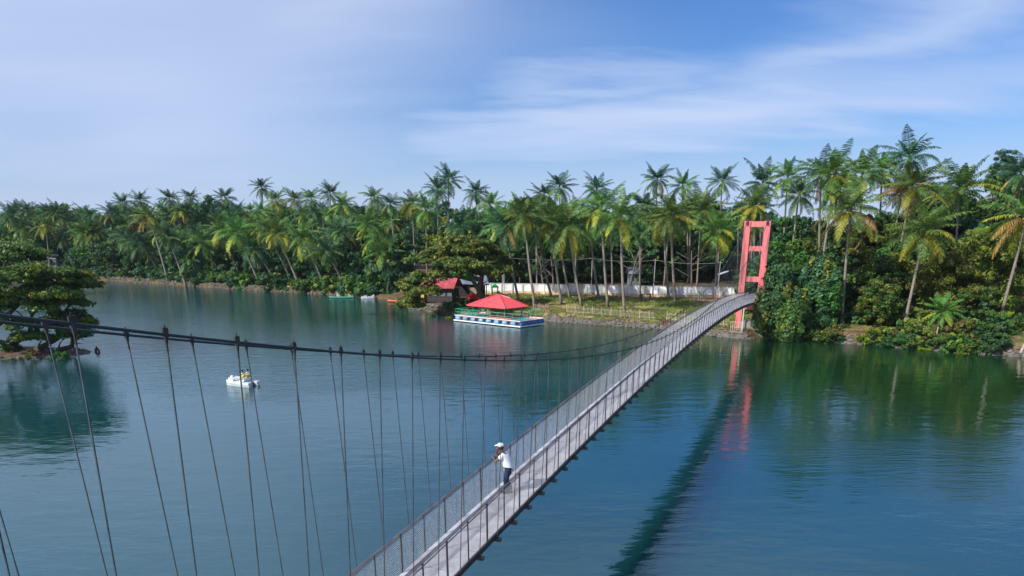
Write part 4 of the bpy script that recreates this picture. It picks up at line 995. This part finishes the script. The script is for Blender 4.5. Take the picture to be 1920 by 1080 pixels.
pedal_boat(Pb, rzb, 'white pedal boat carrying two people in yellow life vests on open water')
def rider(y, label, shirtc, vestc, nm):
    ca, sa = math.cos(rzb), math.sin(rzb); loc = Vector((Pb.x+(-.42)*ca-y*sa, Pb.y+(-.42)*sa+y*ca, .62))
    J = [(0, 0, .05), (-.02, 0, .25), (-.01, 0, .46), (0, 0, .56), (.02, 0, .64), (.02, 0, .74), (.08, .10, .05), (.46, .11, .16), (.78, .10, -.10), (.88, .10, -.10), (.08, -.10, .05), (.46, -.11, .12), (.74, -.10, -.14), (.84, -.1, -.14),
         (0, .19, .47), (.08, .25, .24), (.32, .16, .20), (.40, .12, .20), (0, -.19, .47), (.08, -.25, .24), (.32, -.16, .2), (.40, -.12, .2)]
    E_ = [(0, 1), (1, 2), (2, 3), (3, 4), (4, 5), (0, 6), (6, 7), (7, 8), (8, 9), (0, 10), (10, 11), (11, 12), (12, 13), (2, 14), (14, 15), (15, 16), (16, 17), (2, 18), (18, 19), (19, 20), (20, 21)]
    Rr = [.13, .12, .13, .055, .075, .085, .085, .06, .045, .04, .085, .06, .045, .04, .055, .042, .034, .03, .055, .042, .034, .03]
    p = figure('person', loc, rzb, label, J, E_, Rr, mat(nm, shirtc, .85))
    v = figure('life_vest', None, 0, None, [(-.01, 0, .12), (-.02, 0, .28), (-.02, 0, .46)], [(0, 1), (1, 2)], [.24, .24, .205], mat(nm+'_vest', vestc, .7)); v.parent = p
    b = MB(); b.ball((.0, 0, .73), (.11, .105, .12), 10, 8); b.build('hair', M_hair, p, True)
    b = MB(); b.ball((.07, 0, .70), (.07, .07, .09), 8, 6); b.build('face', M_skin, p, True)
rider(.30, 'person in a pale shirt and pale yellow life vest on the pedal boat, left rider', (.6, .6, .62), (.72, .62, .05), 'rider_pale')
rider(-.30, 'person in a bright orange yellow life vest on the pedal boat, right rider', (.55, .55, .6), (.90, .50, .02), 'rider_orange')
# moored craft
Pm = at(690, 560, 0); pedal_boat(Pm, R(5), 'white moored pedal boat with red waterline at the far bank'); 
def canoe(px, py, L_, W, H, rz, m, label, name='canoe', z=None, ry=0):
    P = at(px, py, 0); o = empty(name, (P.x, P.y, (ground(P.x, P.y) if z is None else z)), rz, label=label, cat='boat'); o.rotation_euler = (0, ry, rz)
    def sec(k, ins):
        rows = []
        for i in range(11):
            t = i/10; x = (t-.5)*L_; w_ = max(.02, W/2*(math.sin(math.pi*min(.985, max(.015, t)))**.6)-ins); zt = H*(1+.5*abs(2*t-1)**3)-ins*.2; zb = ins+.12*H*abs(2*t-1)**2
            rows.append([(x, -w_, zt), (x, -w_*.8, zb+.35*H), (x, 0, zb), (x, w_*.8, zb+.35*H), (x, w_, zt)])
        return rows
    b = MB(); r1 = sec(0, 0); r2 = sec(0, .04); n = 11
    vs = [p for r in r1 for p in r]+[p for r in r2 for p in r]; fs = []
    for i in range(n-1):
        for k in range(4):
            fs.append((i*5+k, i*5+k+1, (i+1)*5+k+1, (i+1)*5+k)); q = n*5; fs.append((q+i*5+k, q+(i+1)*5+k, q+(i+1)*5+k+1, q+i*5+k+1))
        q = n*5; fs.append((i*5, (i+1)*5, q+(i+1)*5, q+i*5)); fs.append((i*5+4, q+i*5+4, q+(i+1)*5+4, (i+1)*5+4))
    b.add(vs, fs); b.build('hull', m, o, True)
    for x in (-.22, .2):
        b = MB(); b.box((x*L_, 0, H*.8), (.22, W*.82, .04)); b.build('seat', m, o)
canoe(640, 559, 5.0, .9, .4, R(3), mat('green_boat_paint', (.05, .26, .17), .6), 'half sunken green canoe left of the white moored boat', z=-.12)
canoe(737, 560, 3.4, .75, .38, R(-4), mat('orange_kayak', (.85, .13, .03), .45), 'orange kayak moored under the rain tree branches', 'kayak', z=.0)
canoe(741, 567, 3.0, .75, .36, R(-12), mat('orange_red_kayak', (.70, .09, .04), .45), 'orange red kayak nearest to the water under the rain tree', 'kayak', z=.02)
canoe(745, 553, 3.6, .8, .4, R(8), mat('blue_kayak', (.02, .06, .35), .45), 'blue kayak lying on the bank behind the orange ones', 'kayak', z=.7)
canoe(723, 549, 3.4, .8, .4, R(-8), mat('pink_kayak', (.62, .20, .20), .5), 'faded pink kayak on the bank left of the blue one', 'kayak', z=.7)
canoe(553, 547, 3.4, 1.0, .45, R(-10), mat('peach_boat', (.75, .30, .12), .6), 'upturned orange canoe lying on the far bank rocks', z=.7)
P = at(720, 548, 1.0); um = empty('umbrella', (P.x, P.y, ground(P.x, P.y)), label='closed crimson umbrella dome on the bank behind the kayaks', cat='umbrella')
b = MB(); b.ball((0, 0, 1.0), (.75, .75, .5), 12, 8); b.build('canopy', mat('crimson_cloth', (.50, .02, .05), .8), um, True); b = MB(); b.tube([(0, 0, 0), (0, 0, 1.9)], .04, 6); b.build('pole', M_rod, um)
# low stone wall on the far bank
Pa = onground(632, 548); Pc = onground(668, 550); b = MB(); b.bar(Vector((0, 0, .5)), Vector((Pc.x-Pa.x, Pc.y-Pa.y, .5)), .5, .8)
o = b.build('stone_wall', mat('pale_stone', (.34, .31, .30), .9, vary=.4, scale=1.5, bump=.5), label='short pale ruined stone wall on the far left bank', cat='wall'); o.location = (Pa.x, Pa.y, Pa.z-.2)
# ------------------------------------------------------------------ floating pavilion
def pavilion():
    A = at(853, 601, .1); B_ = at(975, 614, .1); e1 = (B_-A); Lx = e1.length; e1.normalize(); e2 = Vector((-e1.y, e1.x, 0)); Wy = 5.5
    o = empty('floating_pavilion', A, math.atan2(e1.y, e1.x), label='floating platform with a red hipped roof, green railings and blue barrels', cat='pavilion')
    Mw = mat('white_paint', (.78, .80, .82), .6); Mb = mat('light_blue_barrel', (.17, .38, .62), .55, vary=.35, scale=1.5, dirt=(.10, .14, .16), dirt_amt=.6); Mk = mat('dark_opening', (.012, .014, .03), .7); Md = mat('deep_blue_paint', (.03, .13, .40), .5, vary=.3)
    Mg = mat('green_paint', (.02, .34, .17), .5, vary=.2); Mf = mat('pink_floor', (.66, .30, .26), .7, vary=.2, scale=1.0); Mr = mat('red_roof_sheet', (.70, .07, .085), .55, vary=.08, scale=1.2, dirt=(.5, .10, .09), dirt_amt=.5); Mt = mat('teal_mat', (.03, .28, .32), .7)
    b = MB(); b.box((Lx/2, Wy/2, .09), (Lx+.3, Wy+.3, .14)); b.build('base_rim', Mw, o)
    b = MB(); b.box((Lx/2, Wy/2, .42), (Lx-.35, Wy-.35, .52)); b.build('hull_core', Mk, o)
    n = 8; wd = (Lx-.4)/(2*n)
    for k in range(n):
        for y in (.12, Wy-.12):
            c = MB(); x = .25+wd*(2*k+.5); c.tube([(x-wd*.55, y, .42), (x-wd*.5, y, .42), (x+wd*.5, y, .42), (x+wd*.55, y, .42)], [.1, .26, .26, .1], 10); c.build('barrel', Mb, o, True)
    for x in (.12, Lx-.12):
        for k in range(4):
            c = MB(); y = .9+k*(Wy-1.8)/3; c.tube([(x, y-.75, .42), (x, y-.7, .42), (x, y+.7, .42), (x, y+.75, .42)], [.1, .26, .26, .1], 10); c.build('barrel', Md, o, True)
    b = MB(); b.box((Lx/2, Wy/2, .75), (Lx, Wy, .1)); b.build('floor', Mf, o)
    b = MB(); b.box((Lx*.22, Wy*.5, .812), (Lx*.36, Wy*.6, .02)); b.box((Lx*.86, Wy*.4, .812), (Lx*.2, Wy*.6, .02)); b.build('floor_mat', Mt, o)
    b = MB()
    for (x0, y0, x1, y1) in ((0, 0, Lx, 0), (0, Wy, Lx, Wy), (0, 0, 0, Wy), (Lx, 0, Lx, Wy)): b.bar((x0, y0, .83), (x1, y1, .83), .12, .07)
    b.build('floor_edging', Mw, o)
    rl = MB()
    def rail(x0, y0, x1, y1, skip=()):
        L_ = math.hypot(x1-x0, y1-y0); n = max(1, round(L_/1.5))
        for k in range(n+1):
            p = (x0+(x1-x0)*k/n, y0+(y1-y0)*k/n); q = MB(); q.tube([(*p, .8), (*p, 1.75)], .045, 6); q.build('railing_post', Mg, o)
        for h in (1.3, 1.75): rl.tube([(x0, y0, h), (x1, y1, h)], .04, 6)
    rail(.1, .1, Lx-.1, .1); rail(.1, Wy-.1, Lx-.1, Wy-.1); rail(.1, .1, .1, Wy-.1); rail(Lx-.1, .1, Lx-.1, Wy*.35)
    # arched boarding gate at the right end
    rl.tube([(Lx-2.6, Wy-.6, 1.2), (Lx-2.0, Wy-.6, 2.0), (Lx-.8, Wy-.6, 2.15), (Lx-.1, Wy-.6, 1.9)], .05, 6)
    rl.build('railing', Mg, o, True)
    # roof corners
    rx0, rx1, ry0, ry1 = 2.0, 9.9, .5, Wy+.5
    ez, rz_ = 2.3, 3.85; 
    for x in (rx0+.7, (rx0+rx1)/2, rx1-.7):
        for y in (ry0+.6, Wy-.5):
            q = MB(); q.tube([(x, y, .8), (x, y, ez+.25)], .075, 8); q.build('column', Mg, o)
    yc = (ry0+ry1)/2; ra = rx0+3.5; rb_ = rx1-3.5; th = .07
    def corr(c0, c1, t0, t1):
        # corrugated slope between eave c0-c1 and ridge t0-t1
        m = MB(); c0, c1, t0, t1 = map(Vector, (c0, c1, t0, t1)); n = max(8, int((c1-c0).length/.14)); vs = []; nrm = (c1-c0).cross(t0-c0).normalized(); E = (c1-c0)
        ta = (t0-c0).dot(E)/E.length_squared; tb = (t1-c0).dot(E)/E.length_squared; hvec = (t0-c0)-E*ta
        for i in range(n+1):
            u = i/n
            if u < ta: k = u/ta if ta > 0 else 1
            elif u > tb: k = (1-u)/(1-tb) if tb < 1 else 1
            else: k = 1
            w_ = nrm*(.035 if i % 2 else 0); p0 = c0+E*u; vs += [p0+w_, p0+hvec*k+w_]
        m.add(vs, [(2*i, 2*i+2, 2*i+3, 2*i+1) for i in range(n)]); vs2 = [v-nrm*.06 for v in vs]; m.add(vs2, [(2*i, 2*i+1, 2*i+3, 2*i+2) for i in range(n)]); m.build('roof_slope', Mr, o)
    P00, P10, P11, P01 = (rx0, ry0, ez), (rx1, ry0, ez), (rx1, ry1, ez), (rx0, ry1, ez); Ra, Rb = (ra, yc, rz_), (rb_, yc, rz_)
    corr(P00, P10, Ra, Rb); corr(P10, P11, Rb, Rb); corr(P11, P01, Rb, Ra); corr(P01, P00, Ra, Ra)
    b = MB()
    for p, q in ((Ra, Rb), (P00, Ra), (P01, Ra), (P10, Rb), (P11, Rb)): b.tube([Vector(p)+Vector((0, 0, .05)), Vector(q)+Vector((0, 0, .05))], .085, 6)
    b.build('ridge_cap', Mr, o, True)
    b = MB(); b.bar(Vector(Rb)+Vector((-.1, .1, .1)), Vector(Rb)+Vector((.9, 1.2, -.35)), .18, .08); b.build('white_ridge_tip', Mw, o)
    for i, (x, y) in enumerate(((3.2, 1.6), (4.4, 3.6), (5.6, 1.9), (6.9, 3.4), (7.8, 2.0), (3.0, 4.0))):
        q = empty('plastic_chair', o.matrix_basis @ Vector((x, y, .82)), o.rotation_euler.z+rf.uniform(-3, 3), label='red plastic chair under the red roof of the floating pavilion', cat='chair', group='red chairs on the floating pavilion')
        mc = mat('red_plastic', (.62, .03, .05), .4)
        b = MB(); b.box((0, 0, .43), (.46, .46, .05)); b.build('seat', mc, q); b = MB(); b.box((-.22, 0, .68), (.05, .44, .45), ry=-.12); b.build('backrest', mc, q)
        for lx in (-.19, .19):
            for ly in (-.19, .19): b = MB(); b.bar((lx, ly, 0), (lx*.9, ly*.9, .42), .04, .04); b.build('leg', mc, q)
C.view_layer.update()
pavilion()
# ------------------------------------------------------------------ boat house
M_mar = mat('maroon_tiles', (.40, .06, .08), .8, vary=.35, scale=1.4, dirt=(.18, .05, .05), dirt_amt=.6)
def hut():
    P = atY(828, 560, 137); g = ground(P.x, 137); o = empty('boat_house', (P.x, 137, g), R(-14), label='old hut with a maroon tiled roof and dark open side under the rain tree', cat='hut')
    Mdk = mat('dark_timber', (.045, .04, .045), .9, vary=.4); w_, d_, h = 5.6, 4.2, 2.5
    b = MB(); b.box((0, 0, 1.1), (w_-.3, d_-.3, 2.2)); b.build('wall', Mdk, o)
    b = MB(); y0, y1, yr = -d_/2-.6, d_/2+.6, 0; x0, x1 = -w_/2-.5, w_/2+.5; t = .12
    for (ya, yb, za, zb) in ((y0, yr, h-.15, h+1.75), (y1, yr, h-.15, h+1.75)):
        n = 22
        for i in range(n):
            xa = x0+(x1-x0)*i/n; xb = xa+(x1-x0)/n*.94; v = [(xa, ya, za), (xb, ya, za), (xb, yb, zb), (xa, yb, zb), (xa, ya, za+t), (xb, ya, za+t), (xb, yb, zb+t), (xa, yb, zb+t)]
            b.add(v, [(0, 3, 2, 1), (4, 5, 6, 7), (0, 1, 5, 4), (1, 2, 6, 5), (2, 3, 7, 6), (3, 0, 4, 7)])
    rf_ = b.build('roof', M_mar, o)
    b = MB(); b.bar((x0, 0, h+1.9), (x1, 0, h+1.9), .25, .14); b.build('ridge', M_mar, rf_)
    b = MB(); b.box((-w_/2+.1, -d_/2, 1.1), (.5, .5, 2.3)); b.build('pillar', mat('ochre_plaster', (.70, .36, .10), .8), o)
    for x in (-.6, 1.0, 2.2):
        b = MB(); b.box((x, -d_/2+.12, 1.35), (.8, .1, .7)); b.build('window', mat('pale_shutter', (.13, .14, .17), .7), o)
    P = atY(880, 560, 141); g = ground(P.x, 141); o = empty('shed', (P.x, 141, g), R(4), label='open sided shed with grey sheet roof beside the rain tree trunk', cat='shed')
    b = MB(); b.add([(-3.6, -2.6, 2.6), (3.6, -2.6, 2.3), (3.2, 1.8, 3.7), (-3.0, 1.8, 4.0), (-3.6, -2.6, 2.68), (3.6, -2.6, 2.38), (3.2, 1.8, 3.78), (-3.0, 1.8, 4.08)], [(0, 3, 2, 1), (4, 5, 6, 7), (0, 1, 5, 4), (1, 2, 6, 5), (2, 3, 7, 6), (3, 0, 4, 7)]); b.build('roof', mat('grey_blue_sheet', (.16, .20, .27), .45, vary=.4, scale=1.0), o)
    for x in (-3.2, 0, 3.1):
        b = MB(); b.box((x, -2.3, 1.2), (.16, .16, 2.5)); b.build('post', Mdk, o)
    b = MB(); b.box((0, 1.5, 1.3), (6, .15, 2.5)); b.build('wall', Mdk, o)
    b = MB(); b.box((.6, -1.9, .95), (1.4, .9, 1.9)); b.build('cupboard', mat('tan_boards', (.42, .32, .22), .8, vary=.3), o)
hut()
def red_kiosk():
    P = onground(886, 569); o = empty('red_tent', P, label='small domed red tent beside the rain tree trunk', cat='tent')
    b = MB(); b.ball((0, 0, .6), (1.15, 1.0, 1.15), 14, 8); b.build('canopy', mat('red_canvas', (.75, .03, .02), .6), o, True); b = MB(); b.box((0, -.95, .5), (.5, .1, .8)); b.build('door', mat('dark_canvas', (.10, .02, .02), .8), o)
red_kiosk()
def slide():
    P = onground(928, 563); o = empty('playground_slide', P, .2, label='children slide with green tower and yellow chute behind the red roof', cat='slide')
    b = MB()
    for x in (-.5, .5):
        for y in (-.4, .4): b.tube([(x, y, 0), (x, y, 2.3)], .06, 6)
    b.box((0, 0, 1.3), (1.1, .9, .08)); b.build('frame', mat('green_plastic', (.02, .42, .12), .4), o)
    b = MB(); b.add([(-.7, -.6, 2.2), (.7, -.6, 2.2), (.7, .6, 2.2), (-.7, .6, 2.2), (0, 0, 3.0)], [(0, 1, 4), (1, 2, 4), (2, 3, 4), (3, 0, 4), (3, 2, 1, 0)]); b.build('roof', mat('green_plastic', (.02, .42, .12), .4), o)
    b = MB(); b.bar((.5, 0, 1.35), (2.6, 0, .2), .6, .06); b.bar((.5, -.33, 1.5), (2.6, -.33, .35), .06, .25); b.bar((.5, .33, 1.5), (2.6, .33, .35), .06, .25); b.build('chute', mat('yellow_plastic', (.80, .55, .02), .4), o)
    P = onground(913, 566); o = empty('seesaw', P, .1, label='pink and red play frame left of the slide', cat='play frame'); b = MB(); b.bar((-1.2, 0, .5), (1.2, 0, 1.0), .25, .08); b.build('plank', mat('red_pink_paint', (.75, .12, .16), .5), o); b = MB(); b.bar((0, -.3, 0), (0, 0, .75), .1, .1); b.bar((0, .3, 0), (0, 0, .75), .1, .1); b.build('stand', mat('red_pink_paint', (.75, .12, .16), .5), o)
slide()
# walker by the wall in a lime top
P = onground(1309, 566)
J = [(0, 0, .9), (0, 0, 1.15), (0, 0, 1.36), (0, 0, 1.48), (0, 0, 1.58), (0, 0, 1.68), (0, .1, .86), (.1, .1, .48), (.05, .1, .06), (.15, .1, .04), (0, -.1, .86), (-.05, -.1, .48), (-.15, -.1, .06), (-.05, -.1, .04), (0, .19, 1.38), (.05, .25, 1.12), (.15, .24, .92), (0, -.19, 1.38), (.05, -.25, 1.12), (.2, -.24, .95)]
E_ = [(0, 1), (1, 2), (2, 3), (3, 4), (4, 5), (0, 6), (6, 7), (7, 8), (8, 9), (0, 10), (10, 11), (11, 12), (12, 13), (2, 14), (14, 15), (15, 16), (2, 17), (17, 18), (18, 19)]
p = figure('person', P, 1.2, 'distant person in a lime green top walking along the white wall', J, E_, [.12, .12, .13, .055, .07, .08, .08, .06, .045, .035, .08, .06, .045, .035, .055, .04, .03, .055, .04, .03], M_skin)
c = figure('top', None, 0, None, [(0, 0, .8), (0, 0, 1.15), (0, 0, 1.38), (0, .19, 1.36), (.03, .23, 1.2), (0, -.19, 1.36), (.03, -.23, 1.2)], [(0, 1), (1, 2), (2, 3), (3, 4), (2, 5), (5, 6)], [.18, .17, .15, .09, .07, .09, .07], mat('lime_cloth', (.45, .75, .03), .8)); c.parent = p
c = figure('trousers', None, 0, None, [(0, 0, .86), (0, .1, .82), (.1, .1, .48), (.05, .1, .1), (0, -.1, .82), (-.05, -.1, .48), (-.15, -.1, .1)], [(0, 1), (1, 2), (2, 3), (0, 4), (4, 5), (5, 6)], [.13, .1, .08, .06, .1, .08, .06], mat('pale_cloth', (.5, .5, .5), .8)); c.parent = p
b = MB(); b.ball((-.02, 0, 1.68), (.1, .1, .12), 8, 6); b.build('hair', M_hair, p, True)
# snag off the island, stakes and pier stumps at the right edge
P = at(183, 660, 0); b = MB(); b.tube([(-.28, 0, -.3), (-.12, 0, .3), (.0, 0, .66)], [.16, .14, .05], 6); b.tube([(.24, 0, -.3), (.14, 0, .3), (.02, 0, .5)], [.12, .11, .06], 6)
o = b.build('tree_stump', M_bark, label='small black snag poking out of the water right of the island', cat='stump'); o.location = P
Ms = mat('bleached_wood', (.38, .30, .24), .9, vary=.35)
for px, py, dx_, h, lab in ((1916, 668, .5, 2.0, 'bleached leaning mooring post at the right edge, front one'), (1926, 664, .2, 2.0, 'bleached mooring post at the right edge, rear one')):
    P = at(px, py, 0); b = MB(); b.tube([(-dx_, 0, -.5), (0, 0, h*.6), (dx_*.5, 0, h)], [.17, .15, .13], 7); o = b.build('mooring_post', Ms, label=lab, cat='post'); o.location = P
for px, py, h, lab in ((1750, 655, 2.6, 'thin stake in the water left of the young palm trunk'), (1745, 652, 2.3, 'shorter thin stake left of the young palm')):
    P = at(px, py, 0); b = MB(); b.tube([(0, 0, -.4), (.05, 0, h)], [.09, .07], 6); o = b.build('stake', Ms, label=lab, cat='stake'); o.location = P

# ------------------------------------------------------------------ damp river air
hm = bpy.data.materials.new('haze_air'); hm.use_nodes = True; ht = hm.node_tree; ht.nodes.clear()
pv = N(ht, 'ShaderNodeVolumePrincipled'); pv.inputs['Color'].default_value = (.80, .88, 1, 1); pv.inputs['Density'].default_value = .00008; pv.inputs['Anisotropy'].default_value = .2
ho = N(ht, 'ShaderNodeOutputMaterial'); ht.links.new(pv.outputs[0], ho.inputs['Volume'])
b = MB(); b.box((0, 3000, 14), (12400, 12400, 32)); hz_ = b.build('haze', hm, kind='stuff'); hz_['kind'] = 'stuff'
